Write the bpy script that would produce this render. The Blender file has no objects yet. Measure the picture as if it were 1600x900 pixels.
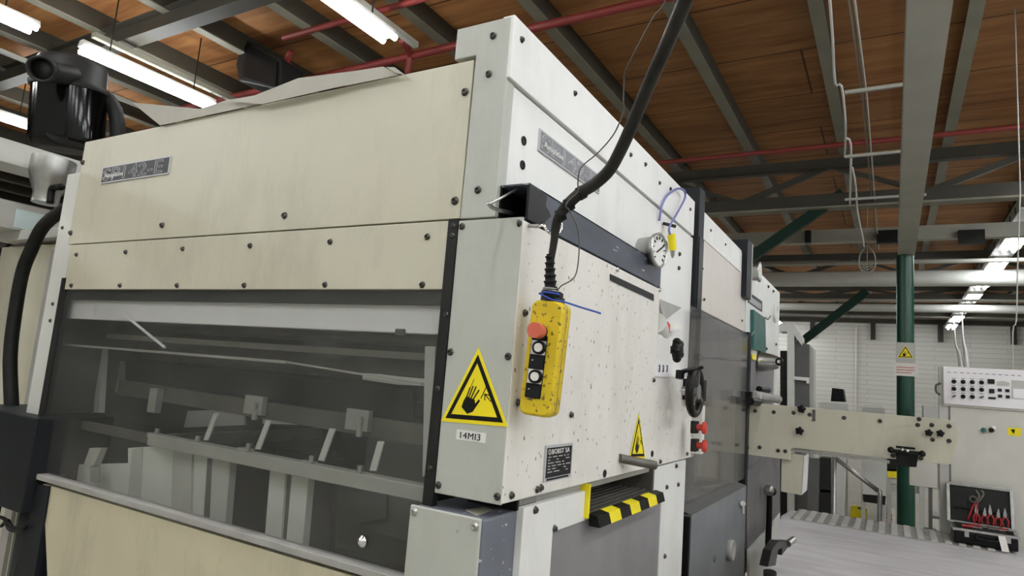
import bpy, math, random
from mathutils import Vector, Matrix
random.seed(7)
S = bpy.context.scene
COL = S.collection

# ------------------------------------------------------------ camera, world, exposure
RX = Vector((0.86403, 0.49743, 0.07756)); DN = Vector((-0.000964, 0.155698, -0.987804)); FW = Vector((-0.50344, 0.853418, 0.135007))
CAM = Vector((0.90533, -1.57049, 2.0)); FOC = 1018.6
FW.normalize(); RX = (RX - FW*RX.dot(FW)).normalized(); DN = FW.cross(RX)
cd = bpy.data.cameras.new('camera'); cam = bpy.data.objects.new('camera', cd); COL.objects.link(cam)
cd.sensor_width = 36; cd.lens = FOC/1600*36; cd.clip_start = 0.02; cd.clip_end = 200
m = Matrix((RX, -DN, -FW)).transposed().to_4x4(); m.translation = CAM; cam.matrix_world = m
S.camera = cam
w = bpy.data.worlds.new('world'); S.world = w; w.use_nodes = True
w.node_tree.nodes['Background'].inputs[0].default_value = (.9, .95, 1, 1); w.node_tree.nodes['Background'].inputs[1].default_value = .25
S.view_settings.view_transform = 'Standard'; S.view_settings.look = 'None'; S.view_settings.gamma = 1
S.view_settings.exposure = 0.95
TUBE = 26.0
S.cycles.use_denoising = True; S.cycles.max_bounces = 8; S.cycles.transparent_max_bounces = 12; S.cycles.sample_clamp_indirect = 4

def ray(x, y): return RX*((x-800)/FOC) + DN*((y-450)/FOC) + FW
def P(x, y, X=None, Y=None, Z=None):          # where a line of sight meets a real plane of the place
    d = ray(x, y)
    t = (X-CAM.x)/d.x if X is not None else ((Y-CAM.y)/d.y if Y is not None else (Z-CAM.z)/d.z)
    return CAM + d*t
def D(x, y, dep): return CAM + ray(x, y)*dep

# ------------------------------------------------------------ materials
MAT = {}
def mat(name, col, rough=.5, metal=0, noise=0, nscale=8, spots=0, spotcol=(.08,.08,.08), spscale=60, emit=0, bump=0, col2=None, spec=.5, stretch=(1,1,1), grime=0):
    m = bpy.data.materials.new(name); m.use_nodes = True; n = m.node_tree.nodes; l = m.node_tree.links
    b = n['Principled BSDF']; b.inputs['Base Color'].default_value = (*col, 1); b.inputs['Roughness'].default_value = rough
    b.inputs['Metallic'].default_value = metal; b.inputs['Specular IOR Level'].default_value = spec
    if emit: b.inputs['Emission Color'].default_value = (*col, 1); b.inputs['Emission Strength'].default_value = emit
    tc = n.new('ShaderNodeTexCoord'); mp = n.new('ShaderNodeMapping'); mp.inputs['Scale'].default_value = stretch
    l.new(tc.outputs['Object'], mp.inputs[0]); cur = None
    if noise:
        t = n.new('ShaderNodeTexNoise'); t.inputs['Scale'].default_value = nscale; t.inputs['Detail'].default_value = 6
        l.new(mp.outputs[0], t.inputs[0]); r = n.new('ShaderNodeValToRGB'); r.color_ramp.elements[0].position = .35; r.color_ramp.elements[1].position = .7
        c2 = col2 or tuple(c*(1-noise) for c in col)
        r.color_ramp.elements[0].color = (*c2, 1); r.color_ramp.elements[1].color = (*col, 1)
        l.new(t.outputs[0], r.inputs[0]); cur = r.outputs[0]
    if grime:
        t = n.new('ShaderNodeTexNoise'); t.inputs['Scale'].default_value = 2.3; t.inputs['Detail'].default_value = 9; t.inputs['Roughness'].default_value = .7
        mp2 = n.new('ShaderNodeMapping'); mp2.inputs['Scale'].default_value = (1.6,1.6,.6); l.new(tc.outputs['Object'], mp2.inputs[0]); l.new(mp2.outputs[0], t.inputs[0])
        r = n.new('ShaderNodeValToRGB'); r.color_ramp.elements[0].position = .5; r.color_ramp.elements[1].position = .75
        r.color_ramp.elements[0].color = (0,0,0,1); r.color_ramp.elements[1].color = (grime,)*3+(1,)
        l.new(t.outputs[0], r.inputs[0]); mx = n.new('ShaderNodeMix'); mx.data_type = 'RGBA'
        l.new(r.outputs[0], mx.inputs[0])
        if cur: l.new(cur, mx.inputs[6])
        else: mx.inputs[6].default_value = (*col,1)
        mx.inputs[7].default_value = (.22,.19,.14,1); cur = mx.outputs[2]
    if spots:
        t = n.new('ShaderNodeTexNoise'); t.inputs['Scale'].default_value = spscale; t.inputs['Detail'].default_value = 3
        l.new(mp.outputs[0], t.inputs[0]); r = n.new('ShaderNodeValToRGB')
        r.color_ramp.elements[0].position = 1-spots; r.color_ramp.elements[1].position = 1-spots+.03
        r.color_ramp.elements[0].color = (0,0,0,1); r.color_ramp.elements[1].color = (1,1,1,1)
        l.new(t.outputs[0], r.inputs[0]); mx = n.new('ShaderNodeMix'); mx.data_type = 'RGBA'
        l.new(r.outputs[0], mx.inputs[0])
        if cur: l.new(cur, mx.inputs[6])
        else: mx.inputs[6].default_value = (*col,1)
        mx.inputs[7].default_value = (*spotcol,1); cur = mx.outputs[2]
    if cur: l.new(cur, b.inputs['Base Color'])
    if bump:
        t = n.new('ShaderNodeTexNoise'); t.inputs['Scale'].default_value = 3; t.inputs['Detail'].default_value = 2
        l.new(tc.outputs['Object'], t.inputs[0]); bp = n.new('ShaderNodeBump'); bp.inputs['Strength'].default_value = bump; bp.inputs['Distance'].default_value = .05
        l.new(t.outputs[0], bp.inputs['Height']); l.new(bp.outputs[0], b.inputs['Normal'])
    MAT[name] = m; return m
mat('cream', (.53,.51,.40), .42, noise=.05, nscale=3, grime=.35, bump=.10)
mat('cream_low', (.56,.52,.37), .45, noise=.08, nscale=4, grime=.5)
mat('column_paint', (.46,.475,.43), .45, noise=.06, nscale=5, grime=.25, spots=.27, spotcol=(.3,.3,.27))
mat('white_side', (.82,.82,.80), .4, noise=.05, nscale=4, grime=.2)
mat('box_side', (.78,.755,.71), .45, noise=.06, nscale=3, grime=.25, spots=.335, spotcol=(.16,.15,.14), spscale=38, stretch=(1,1.6,1))
mat('pink_side', (.68,.63,.58), .45, noise=.05, nscale=3, grime=.15)
mat('light_grey', (.50,.50,.47), .5, noise=.08, grime=.2)
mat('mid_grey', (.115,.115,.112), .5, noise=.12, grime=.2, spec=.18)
mat('panel_grey', (.25,.24,.25), .4, noise=.18, nscale=5, grime=.2, spec=.18)
mat('steel_grey', (.20,.21,.225), .38, noise=.18, nscale=5, grime=.2, spec=.3)
mat('blue_grey', (.15,.16,.19), .4, noise=.12, nscale=6, spots=.33, spotcol=(.5,.5,.5), spscale=40, spec=.18)
mat('channel_grey', (.085,.095,.12), .38, noise=.35, nscale=9, stretch=(1,.3,1), spots=.34, spotcol=(.35,.35,.34), spscale=30, spec=.18)
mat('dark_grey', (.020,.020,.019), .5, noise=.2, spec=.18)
mat('slate', (.013,.015,.018), .5, noise=.2, spec=.18)
mat('black', (.006,.006,.006), .4, spec=.18)
mat('gloss_black', (.002,.002,.002), .10, spec=.3)
mat('black_rubber', (.012,.012,.011), .55, noise=.4, nscale=20, spec=.18)
mat('cable_skin', (.035,.033,.028), .5, noise=.6, nscale=14, spec=.18)
mat('bolt_steel', (.07,.065,.06), .35, metal=.8)
mat('steel', (.5,.5,.48), .35, metal=1, noise=.2, nscale=20)
mat('chrome', (.75,.75,.74), .12, metal=1)
mat('dull_metal', (.13,.125,.11), .5, metal=.35, noise=.3, nscale=14, grime=.3)
mat('bar_grey', (.38,.375,.35), .5, noise=.2, nscale=7, grime=.35)
mat('yellow', (.86,.72,.01), .4)
mat('pendant_yellow', (.72,.52,.01), .45, noise=.25, nscale=9, spots=.40, spotcol=(.16,.11,.02), spscale=70)
mat('sign_black', (.006,.006,.005), .5, spec=.18)
mat('red', (.62,.05,.035), .4, noise=.2)
mat('tool_red', (.33,.02,.02), .4)
mat('faded_red', (.60,.12,.07), .5, noise=.15)
mat('white_plastic', (.75,.75,.72), .35)
mat('blue_plastic', (.02,.06,.36), .35)
mat('blue_wire', (.15,.16,.38), .4)
mat('green_paint', (.003,.058,.034), .35, noise=.25, nscale=5)
mat('green_dark', (.012,.035,.025), .5, spec=.18)
mat('green_plastic', (.03,.14,.12), .4, noise=.4, nscale=12)
mat('sheet', (.42,.40,.34), .6, noise=.15, nscale=6, grime=.3)
mat('plate_ink', (.014,.014,.016), .35, spec=.18)
mat('plate_line', (.45,.45,.47), .4, metal=.0)
mat('plate_grey', (.17,.17,.19), .45, metal=.0)
mat('beam_paint', (.23,.22,.17), .6, noise=.15, nscale=3)
mat('beam_light', (.42,.42,.37), .6, noise=.1, nscale=3)
mat('beam_dark', (.05,.045,.032), .6, noise=.2, nscale=3)
mat('red_pipe', (.24,.03,.025), .5, noise=.2, nscale=6)
mat('lamp_housing', (.55,.55,.52), .5)
mat('duct_white', (.66,.67,.63), .4, noise=.06)
mat('deck_metal', (.66,.64,.66), .4, metal=.15, noise=.22, nscale=5, stretch=(.7,3,1), grime=.2)
mat('tread_plate', (.42,.41,.38), .4, metal=.2, noise=.3, nscale=9)
mat('floor_paint', (.44,.42,.35), .35, noise=.15, nscale=1.5)
mat('console', (.62,.61,.55), .45, noise=.05, grime=.15)
mat('panel_white', (.82,.80,.82), .35)
mat('paper', (.78,.76,.72), .7)
mat('paper_blue', (.62,.74,.76), .6)
mat('wood_orange', (.5,.24,.08), .6)
mat('tube_light', (.95,.98,1.0), .3, emit=TUBE)

def wood():
    m = bpy.data.materials.new('ceiling_boards'); m.use_nodes = True; n = m.node_tree.nodes; l = m.node_tree.links
    b = n['Principled BSDF']; b.inputs['Roughness'].default_value = .65
    tc = n.new('ShaderNodeTexCoord'); mp = n.new('ShaderNodeMapping'); mp.inputs['Scale'].default_value = (.35, 3.2, 1)
    l.new(tc.outputs['Object'], mp.inputs[0]); t = n.new('ShaderNodeTexNoise'); t.inputs['Scale'].default_value = 1.6; t.inputs['Detail'].default_value = 8; t.inputs['Roughness'].default_value = .65; t.inputs['Distortion'].default_value = .6
    l.new(mp.outputs[0], t.inputs[0]); r = n.new('ShaderNodeValToRGB')
    e = r.color_ramp.elements; e[0].position = .3; e[0].color = (.22,.08,.024,1); e[1].position = .7; e[1].color = (.56,.28,.10,1)
    x = e.new(.5); x.color = (.41,.18,.058,1); l.new(t.outputs[0], r.inputs[0])
    br = n.new('ShaderNodeTexBrick'); br.inputs['Scale'].default_value = 1; br.inputs['Brick Width'].default_value = 60; br.inputs['Row Height'].default_value = 1.22
    br.inputs['Mortar Size'].default_value = .012; br.inputs['Color1'].default_value = (1,1,1,1); br.inputs['Color2'].default_value = (.72,.72,.72,1); br.inputs['Mortar'].default_value = (.18,.15,.12,1)
    l.new(tc.outputs['Object'], br.inputs[0]); mx = n.new('ShaderNodeMix'); mx.data_type = 'RGBA'; mx.blend_type = 'MULTIPLY'; mx.inputs[0].default_value = 1
    l.new(r.outputs[0], mx.inputs[6]); l.new(br.outputs[0], mx.inputs[7]); l.new(mx.outputs[2], b.inputs['Base Color']); MAT['wood'] = m
wood()
def brick():
    m = bpy.data.materials.new('painted_brick'); m.use_nodes = True; n = m.node_tree.nodes; l = m.node_tree.links
    b = n['Principled BSDF']; b.inputs['Roughness'].default_value = .7
    tc = n.new('ShaderNodeTexCoord'); sp = n.new('ShaderNodeSeparateXYZ'); cb = n.new('ShaderNodeCombineXYZ')
    l.new(tc.outputs['Object'], sp.inputs[0]); l.new(sp.outputs[0], cb.inputs[0]); l.new(sp.outputs[2], cb.inputs[1])
    br = n.new('ShaderNodeTexBrick'); br.inputs['Scale'].default_value = 1; br.inputs['Brick Width'].default_value = 2.4; br.inputs['Row Height'].default_value = .19; br.inputs['Mortar Size'].default_value = .018
    br.inputs['Color1'].default_value = (.76,.75,.70,1); br.inputs['Color2'].default_value = (.71,.70,.65,1); br.inputs['Mortar'].default_value = (.60,.59,.54,1)
    l.new(cb.outputs[0], br.inputs[0]); l.new(br.outputs[0], b.inputs['Base Color']); MAT['brick'] = m
brick()
def pane_mat(name, tint, haze, rough):
    m = bpy.data.materials.new(name); m.use_nodes = True; n = m.node_tree.nodes; l = m.node_tree.links; n.remove(n['Principled BSDF'])
    tr = n.new('ShaderNodeBsdfTransparent'); tr.inputs[0].default_value = (*tint,1); g = n.new('ShaderNodeBsdfGlossy'); g.inputs['Roughness'].default_value = rough
    d = n.new('ShaderNodeBsdfDiffuse'); d.inputs[0].default_value = (.55,.55,.52,1)
    lw = n.new('ShaderNodeLayerWeight'); lw.inputs[0].default_value = .5; pw = n.new('ShaderNodeMath'); pw.operation = 'POWER'; pw.inputs[1].default_value = 5; l.new(lw.outputs['Facing'], pw.inputs[0]); fr = n.new('ShaderNodeMath'); fr.operation = 'MULTIPLY_ADD'; fr.inputs[1].default_value = .9; fr.inputs[2].default_value = .035; l.new(pw.outputs[0], fr.inputs[0])
    t = n.new('ShaderNodeTexNoise'); t.inputs['Scale'].default_value = 5; t.inputs['Detail'].default_value = 8; tc = n.new('ShaderNodeTexCoord'); l.new(tc.outputs['Object'], t.inputs[0])
    mr = n.new('ShaderNodeMapRange'); mr.inputs[1].default_value = .3; mr.inputs[2].default_value = .75; mr.inputs[3].default_value = haze*.6; mr.inputs[4].default_value = haze*1.5; l.new(t.outputs[0], mr.inputs[0])
    a = n.new('ShaderNodeMixShader'); l.new(mr.outputs[0], a.inputs[0]); l.new(tr.outputs[0], a.inputs[1]); l.new(d.outputs[0], a.inputs[2])
    c = n.new('ShaderNodeMixShader'); l.new(fr.outputs[0], c.inputs[0]); l.new(a.outputs[0], c.inputs[1]); l.new(g.outputs[0], c.inputs[2])
    l.new(c.outputs[0], n['Material Output'].inputs[0]); MAT[name] = m
pane_mat('acrylic', (.93,.94,.93), .035, .02)
pane_mat('acrylic_side', (.93,.92,.93), .10, .08)

# ------------------------------------------------------------ builders
def smooth_path(pts, k=6):
    pts = [Vector(p) for p in pts]
    if len(pts) < 3: return pts
    out = []; q = [2*pts[0]-pts[1]]+pts+[2*pts[-1]-pts[-2]]
    for i in range(1, len(q)-2):
        for j in range(k):
            t = j/k; a, b, c, d = q[i-1:i+3]
            out.append(.5*((2*b)+(c-a)*t+(2*a-5*b+4*c-d)*t*t+(3*b-a-3*c+d)*t**3))
    out.append(pts[-1]); return out
class MB:
    def __init__(s): s.v=[]; s.f=[]; s.m=[]; s.s=[]
    def add(s, vs, fs, mt, sm=False):
        o = len(s.v); s.v += [Vector(v) for v in vs]
        for f in fs: s.f.append([i+o for i in f]); s.m.append(mt); s.s.append(sm)
        return s
    def box(s, lo, hi, mt):
        x0,x1 = sorted((lo[0],hi[0])); y0,y1 = sorted((lo[1],hi[1])); z0,z1 = sorted((lo[2],hi[2]))
        return s.add([(x0,y0,z0),(x1,y0,z0),(x1,y1,z0),(x0,y1,z0),(x0,y0,z1),(x1,y0,z1),(x1,y1,z1),(x0,y1,z1)],
            [(3,2,1,0),(4,5,6,7),(0,1,5,4),(1,2,6,5),(2,3,7,6),(3,0,4,7)], mt)
    def prism(s, pts, vec, mt):
        pts = [Vector(p) for p in pts]; vec = Vector(vec); n = len(pts)
        nr = Vector((0,0,0))
        for i in range(n):
            nr += pts[i].cross(pts[(i+1)%n])
        if nr.dot(vec) > 0: pts.reverse()
        return s.add(pts+[p+vec for p in pts], [list(range(n)), list(range(2*n-1,n-1,-1))]+[((i+1)%n, i, i+n, (i+1)%n+n) for i in range(n)], mt)
    def bar(s, p0, p1, wd, ht, mt, up=(0,0,1)):
        p0, p1 = Vector(p0), Vector(p1); d = (p1-p0).normalized(); r = d.cross(Vector(up)).normalized(); u = r.cross(d)
        q = [p0+r*a*wd/2+u*b*ht/2 for a,b in ((-1,-1),(1,-1),(1,1),(-1,1))]
        return s.prism(q, p1-p0, mt)
    def cyl(s, p0, p1, r0, mt, r1=None, n=20, caps=True):
        return s.lathe(p0, Vector(p1)-Vector(p0), [(r0,0),(r0 if r1 is None else r1,1)], mt, n, caps, True)
    def lathe(s, o, ax, prof, mt, n=24, caps=True, unit=False):
        o = Vector(o); ax = Vector(ax); L = ax.length if unit else 1; d = ax.normalized()
        u = d.orthogonal().normalized(); v = d.cross(u); vs = []; fs = []
        for r, h in prof:
            for i in range(n):
                a = 2*math.pi*i/n; vs.append(o+d*h*L+u*math.cos(a)*r+v*math.sin(a)*r)
        for k in range(len(prof)-1):
            for i in range(n):
                j = (i+1)%n; fs.append((k*n+i, k*n+j, (k+1)*n+j, (k+1)*n+i))
        s.add(vs, fs, mt, True)
        if caps:
            k = len(prof)-1
            if prof[0][0] > 1e-5: s.add(vs[:n], [list(range(n-1,-1,-1))], mt)
            if prof[-1][0] > 1e-5: s.add(vs[k*n:], [list(range(n))], mt)
        return s
    def tube(s, pts, r, mt, n=10, k=6, closed=False, sm=True):
        p = smooth_path(pts, k) if sm else [Vector(q) for q in pts]; rs = r if callable(r) else (lambda t: r)
        vs = []; fs = []; N = len(p); u = None
        for i in range(N):
            if closed: d = p[(i+1)%N]-p[i-1]
            else: d = p[min(i+1,N-1)]-p[max(i-1,0)]
            d.normalize()
            u = d.orthogonal().normalized() if u is None else (u-d*u.dot(d)).normalized()
            v = d.cross(u); rr = rs(i/(N-1))
            for j in range(n):
                a = 2*math.pi*j/n; vs.append(p[i]+u*math.cos(a)*rr+v*math.sin(a)*rr)
        for i in range(N if closed else N-1):
            ii = (i+1)%N
            for j in range(n):
                jj = (j+1)%n; fs.append((i*n+j, i*n+jj, ii*n+jj, ii*n+j))
        if not closed: fs += [list(range(n-1,-1,-1)), [(N-1)*n+j for j in range(n)]]
        return s.add(vs, fs, mt, True)
    def ring(s, c, ax, R, r, mt, n=28, k=8):
        c = Vector(c); d = Vector(ax).normalized(); u = d.orthogonal().normalized(); v = d.cross(u)
        return s.tube([c+u*math.cos(2*math.pi*i/n)*R+v*math.sin(2*math.pi*i/n)*R for i in range(n)], r, mt, k, closed=True, sm=False)
    def ball(s, c, r, mt, n=14): return s.lathe(Vector(c)-Vector((0,0,r)), (0,0,1), [(r*math.sin(math.pi*i/8), r-r*math.cos(math.pi*i/8)) for i in range(9)], mt, n)
    def text(s, body, o, right, up, h, mt, outline=0, wscale=1, depth=.0006, shear=0, align='LEFT'):
        c = bpy.data.curves.new('t', 'FONT'); c.body = body; c.size = 1; c.shear = shear; c.resolution_u = 3; c.align_x = align
        if outline: c.fill_mode = 'NONE'; c.bevel_depth = outline/h; c.bevel_resolution = 0
        else: c.extrude = depth/h; c.space_character = 1.08
        ob = bpy.data.objects.new('t', c); COL.objects.link(ob); dg = bpy.context.evaluated_depsgraph_get()
        me = bpy.data.meshes.new_from_object(ob.evaluated_get(dg))
        R = Vector(right).normalized(); U = Vector(up).normalized(); N = R.cross(U); o = Vector(o)
        s.add([o+R*v.co.x*h*wscale+U*v.co.y*h+N*v.co.z*h for v in me.vertices], [list(p.vertices) for p in me.polygons], mt)
        bpy.data.objects.remove(ob); bpy.data.curves.remove(c); bpy.data.meshes.remove(me); return s
    def build(s, name, parent=None, bevel=0, label=None, cat=None, group=None, kind=None, at=None):
        vs = s.v; root = parent
        if parent is not None:
            off = Vector((0,0,0)); q = parent
            while q is not None: off += q.location; q = q.parent
        else:
            if at is None:
                at = Vector((sum(v.x for v in vs)/len(vs), sum(v.y for v in vs)/len(vs), min(v.z for v in vs)))
            off = Vector(at)
        me = bpy.data.meshes.new(name); me.from_pydata([v-off for v in vs], [], s.f)
        names = []
        for x in s.m:
            if x not in names: names.append(x)
        for x in names: me.materials.append(MAT[x])
        me.polygons.foreach_set('material_index', [names.index(x) for x in s.m]); me.polygons.foreach_set('use_smooth', s.s); me.update()
        o = bpy.data.objects.new(name, me); COL.objects.link(o)
        if parent is not None: o.parent = parent
        else: o.location = off
        if bevel:
            b = o.modifiers.new('bevel','BEVEL'); b.width = bevel; b.segments = 2; b.limit_method = 'ANGLE'; b.angle_limit = .6
            b.harden_normals = False
        return tag(o, label, cat, group, kind)
def tag(o, label=None, cat=None, group=None, kind=None):
    if label: o['label'] = label
    if cat: o['category'] = cat
    if group: o['group'] = group
    if kind: o['kind'] = kind
    return o
def thing(name, label, cat, loc, group=None):
    o = bpy.data.objects.new(name, None); COL.objects.link(o); o.location = loc; o.empty_display_size = .05
    return tag(o, label, cat, group)
def struct(name, mb, **k): return mb.build(name, kind='structure', **k)
def wloc(o):
    v = Vector((0,0,0))
    while o is not None: v += o.location; o = o.parent
    return v
_b = {}
def bolt(parent, p, axis, r=.008, kind='bolt', mt='bolt_steel', name='bolt'):
    key = (axis, r, mt)
    if key not in _b:
        ax = Vector({'y':(0,-1,0),'x':(1,0,0),'z':(0,0,1)}[axis])
        mb = MB().lathe((0,0,0), ax, [(r*1.35,0),(r*1.35,.0015),(r,.0015),(r,r*.75),(r*.85,r),(r*.5,r),(r*.45,r*.4)], mt, 14)
        ob = mb.build(name, at=(0,0,0)); me = ob.data; bpy.data.objects.remove(ob); _b[key] = me
    o = bpy.data.objects.new(name, _b[key]); COL.objects.link(o); o.parent = parent; o.location = Vector(p)-wloc(parent); return o
def bolts(parent, pts, axis, val, r=.008, mt='bolt_steel'):
    for x, y in pts: bolt(parent, P(x, y, **({'Y':val} if axis=='y' else {'X':val})), axis, r, mt=mt)

# ------------------------------------------------------------ room
struct('floor', MB().box((-30,-9,-.2),(13,30,0),'floor_paint'), at=(0,0,0))
struct('ceiling', MB().box((-30,-9,6),(13,30,6.1),'wood'), at=(0,0,0))
struct('wall_back', MB().box((-30,30,0),(13,30.3,6),'brick'), at=(0,0,0))
struct('wall_left', MB().box((-30.3,-9,0),(-30,30,6),'brick'), at=(0,0,0))
struct('wall_right', MB().box((13,-9,0),(13.3,30,6),'duct_white'), at=(0,0,0))
struct('wall_front', MB().box((-30,-9.3,0),(13,-9,6),'duct_white'), at=(0,0,0))
tn = [0]
def trim(mb, **k): tn[0] += 1; return struct('trim_%d' % tn[0], mb, **k)
for k in range(-21, 9):                                   # purlins along the hall
    x = -.98 + 1.29*k + (.03 if k > 1 else 0)
    trim(MB().box((x-.02,-9,5.78),(x+.02,30,6),'beam_dark').box((x-.1,-9,5.765),(x+.03,30,5.78),'beam_paint'))  # grey-beige steel throughout; shading on the web is painted in as dark
def crossbeam(y, z0=5.55, mt='beam_paint'):
    trim(MB().box((-30,y-.012,z0),(13,y+.012,z0+.22),mt).box((-30,y-.09,z0-.015),(13,y+.09,z0),mt).box((-30,y-.09,z0+.22),(13,y+.09,z0+.235),mt))
crossbeam(2.3, mt='beam_dark'); crossbeam(-3.5, mt='beam_dark')
def truss(y, zb=4.95, x0=-30, x1=13, step=2.58, mt='beam_dark'):
    mb = MB().box((x0,y-.06,zb),(x1,y+.06,zb+.2),mt).box((x0,y-.1,zb-.03),(x1,y+.1,zb),'beam_paint').box((x0,y-.06,5.55),(x1,y+.06,5.72),mt)
    x = x0+.4; i = 0
    while x < x1-1.3:
        mb.bar((x,y,zb+.15),(x+step/2,y,5.6),.07,.09,mt); mb.bar((x+step/2,y,5.6),(x+step,y,zb+.15),.07,.06,mt); mb.bar((x+step/2,y,5.6),(x+step/2,y,zb+.1),.04,.04,mt); x += step
    trim(mb)
truss(9.2); truss(16.5, 5.0)
for y in (21.5, 25.5): truss(y, 5.25)
trim(MB().box((-30,29.7,5.45),(13,30,5.62),'beam_dark'))
for q in (1269,1364,1470,1584):
    x = P(q,530,Y=29.9).x; trim(MB().box((x-.09,29.85,4.75),(x+.09,30,5.5),'beam_dark'))

# ------------------------------------------------------------ machine, front unit
u1 = thing('printing_press_housing', 'large cream enclosed press unit with clear front window and white right side', 'machine', (-1.2,1,0))
Xs = -.10
mb = MB().box((-2.5,0,2.462),(-.225,.03,2.972),'cream'); mb.box((-2.5,.03,2.95),(-.225,2.1,2.972),'cream')
fp = mb.build('upper_front_panel', u1, .002)
bolts(fp, [(130,254),(111,364),(254,352),(445,337),(711,314),(727,144)], 'y', 0, .010)
lp = MB().box((-2.47,0,2.245),(-.25,.025,2.457),'cream').build('lower_front_panel', u1, .002)
bolts(lp, [(120,398),(197,394),(286,389),(391,384),(516,378),(668,370),(112,446),(188,446),(277,446),(382,446),(508,445),(660,445)], 'y', 0, .008)
# nameplates
def nameplate(parent, a, b, c, d, right, up, n, mbase, line):
    o, W, H = a, (b-a).length, (c-a).length
    R, U, N = Vector(right), Vector(up), Vector(n)
    mb = MB().prism([o, o+R*W, o+R*W-U*H, o-U*H], N*.006, line)
    mb.prism([o+R*.006-U*.006, o+R*(W-.006)-U*.006, o+R*(W-.006)-U*(H-.006), o+R*.006-U*(H-.006)], N*.007, mbase)
    mb.text('SP142-E', o+R*.012-U*(H*.86)+N*.0075, R, U, H*1.02, line, outline=.0014, wscale=(W-.03)/(H*1.02)/3.45)
    mb.text('Autoplatine', o+R*.03-U*(H*.70)+N*.009, R, U, H*.38, 'white_plastic', wscale=1.0, shear=.1)
    return mb.build('nameplate', parent)
nameplate(u1, Vector((-2.285,0,2.822)), Vector((-1.758,0,2.822)), Vector((-2.285,0,2.742)), None, (1,0,0),(0,0,1),(0,-1,0),'plate_ink','plate_line')
# corner column above the box
cc = MB().prism([(-.222,0,2.46),(-.0995,0,2.46),(-.0995,0,3.09),(-.30,0,3.09),(-.30,0,2.985),(-.218,0,2.985)], (0,.05,0), 'column_paint')
cc.box((-.222,.05,2.4),(-.11,.12,3.08),'column_paint')
cc = cc.build('corner_column', u1, .003)
bolts(cc, [(771,56),(764,116),(747,297)], 'y', 0, .009)
ss = MB().box((-.13,.002,2.892),(-.088,2.135,3.095),'white_side').build('side_top_strip', u1, .003)
bolts(ss, [(815,62),(898,146),(1008,257),(1047,295),(1030,286),(985,242),(1078,327)], 'x', -.088, .008)
sp = MB().box((-.13,.0505,1.66),(-.10,2.17,2.885),'white_side').build('side_panel', u1, .002)
bolts(sp, [(1061,397),(1060,419)], 'x', -.10, .010)
for q in ((818,220),(816,258)):
    p = P(*q, X=-.1); MB().lathe(p, (1,0,0), [(.015,0),(.015,.003),(.010,.004),(.009,-.004)], 'dark_grey', 18).build('panel_hole', sp)
a = P(842,201,X=-.1); nameplate(u1, Vector((-.1,a.y,a.z)), Vector((-.1,.745,a.z)), Vector((-.1,a.y,a.z-.075)), None, (0,1,0),(0,0,1),(1,0,0),'plate_grey','plate_line')
# creased sheets overhanging the top
def flap(pts, y0, name='top_sheet'):
    q = [P(x,y,Y=y0 if i not in (0,) else y0) for i,(x,y) in enumerate(pts)]
    MB().prism(q, (0,.004,.001), 'sheet').build(name, u1)
flap([(206,160),(312,170),(352,157),(397,150),(408,162),(250,196)], -.012)
flap([(352,157),(398,149),(466,122),(540,133),(408,163)], -.030)
flap([(466,122),(560,110),(598,104),(623,117),(540,134)], -.022)
flap([(603,105),(616,105),(642,124),(630,117),(618,114)], -.03)
# window frame, pane, ledge
fr = MB().box((-.262,-.004,1.60),(-.226,.02,2.458),'dark_grey').box((-2.50,.0,1.44),(-2.455,.03,2.30),'dark_grey').box((-2.47,.03,2.20),(-.25,.05,2.26),'dark_grey')
fr = fr.build('window_frame', u1, .001); bolts(fr, [(708,353),(707,368),(697,491),(684,607),(672,731)], 'y', -.004, .006)
MB().box((-2.46,.006,1.42),(-.255,.012,2.246),'acrylic').build('window_pane', u1, label='clear scratched acrylic window')
MB().box((-2.40,-.022,1.388),(-.30,.03,1.412),'bar_grey').build('window_ledge', u1, .003)
pf = MB().prism([(-2.33,-.01,1.375),(-.30,-.01,1.375),(-.30,-.01,.0),(-2.0,-.01,.0),(-2.12,-.01,.9)], (0,.03,0), 'cream_low').build('base_front_panel', u1)
p = P(566,846,Y=.004); MB().lathe(p, (0,-1,0), [(.018,0),(.018,.004),(.012,.006),(.008,.012),(0,.013)], 'chrome', 18).build('window_button', u1)
# interior behind the window
MB().box((-2.62,.05,2.112),(-.27,.09,2.222),'panel_white').box((-.47,.045,2.105),(-.43,.06,2.125),'dull_metal').build('cross_beam', u1, .003, label='white cross beam behind the window')
MB().box((-2.63,1.5,.9),(-.16,1.55,2.2),'mid_grey').box((-2.63,1.5,2.2),(-.16,1.55,2.95),'dark_grey').build('rear_bulkhead', u1)  # upper part coloured dark as the shade inside, above the beam
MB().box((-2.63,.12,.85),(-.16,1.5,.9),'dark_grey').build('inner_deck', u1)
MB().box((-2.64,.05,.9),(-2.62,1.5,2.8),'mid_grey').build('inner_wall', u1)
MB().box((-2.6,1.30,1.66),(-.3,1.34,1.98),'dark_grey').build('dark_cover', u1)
MB().box((-2.6,.30,2.035),(-.35,.34,2.06),'bar_grey').cyl((-2.6,.5,1.99),(-.3,.5,1.99),.05,'dull_metal').cyl((-2.6,.5,2.12),(-.3,.5,2.12),.03,'dull_metal').build('upper_rail', u1)
MB().cyl((-2.6,.85,1.9),(-.3,.85,1.9),.05,'dark_grey').cyl((-2.6,.8,1.76),(-.3,.8,1.76),.03,'dull_metal').build('roller', u1)
a, b = P(192,490,Y=.03), P(258,543,Y=.03)
MB().bar(a,b,.008,.008,'panel_white').bar(P(95,538,Y=.1),P(450,566,Y=.1),.02,.010,'bar_grey').bar(P(450,566,Y=.1),P(660,600,Y=.1),.01,.006,'bar_grey').build('thin_rail', u1)
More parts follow.
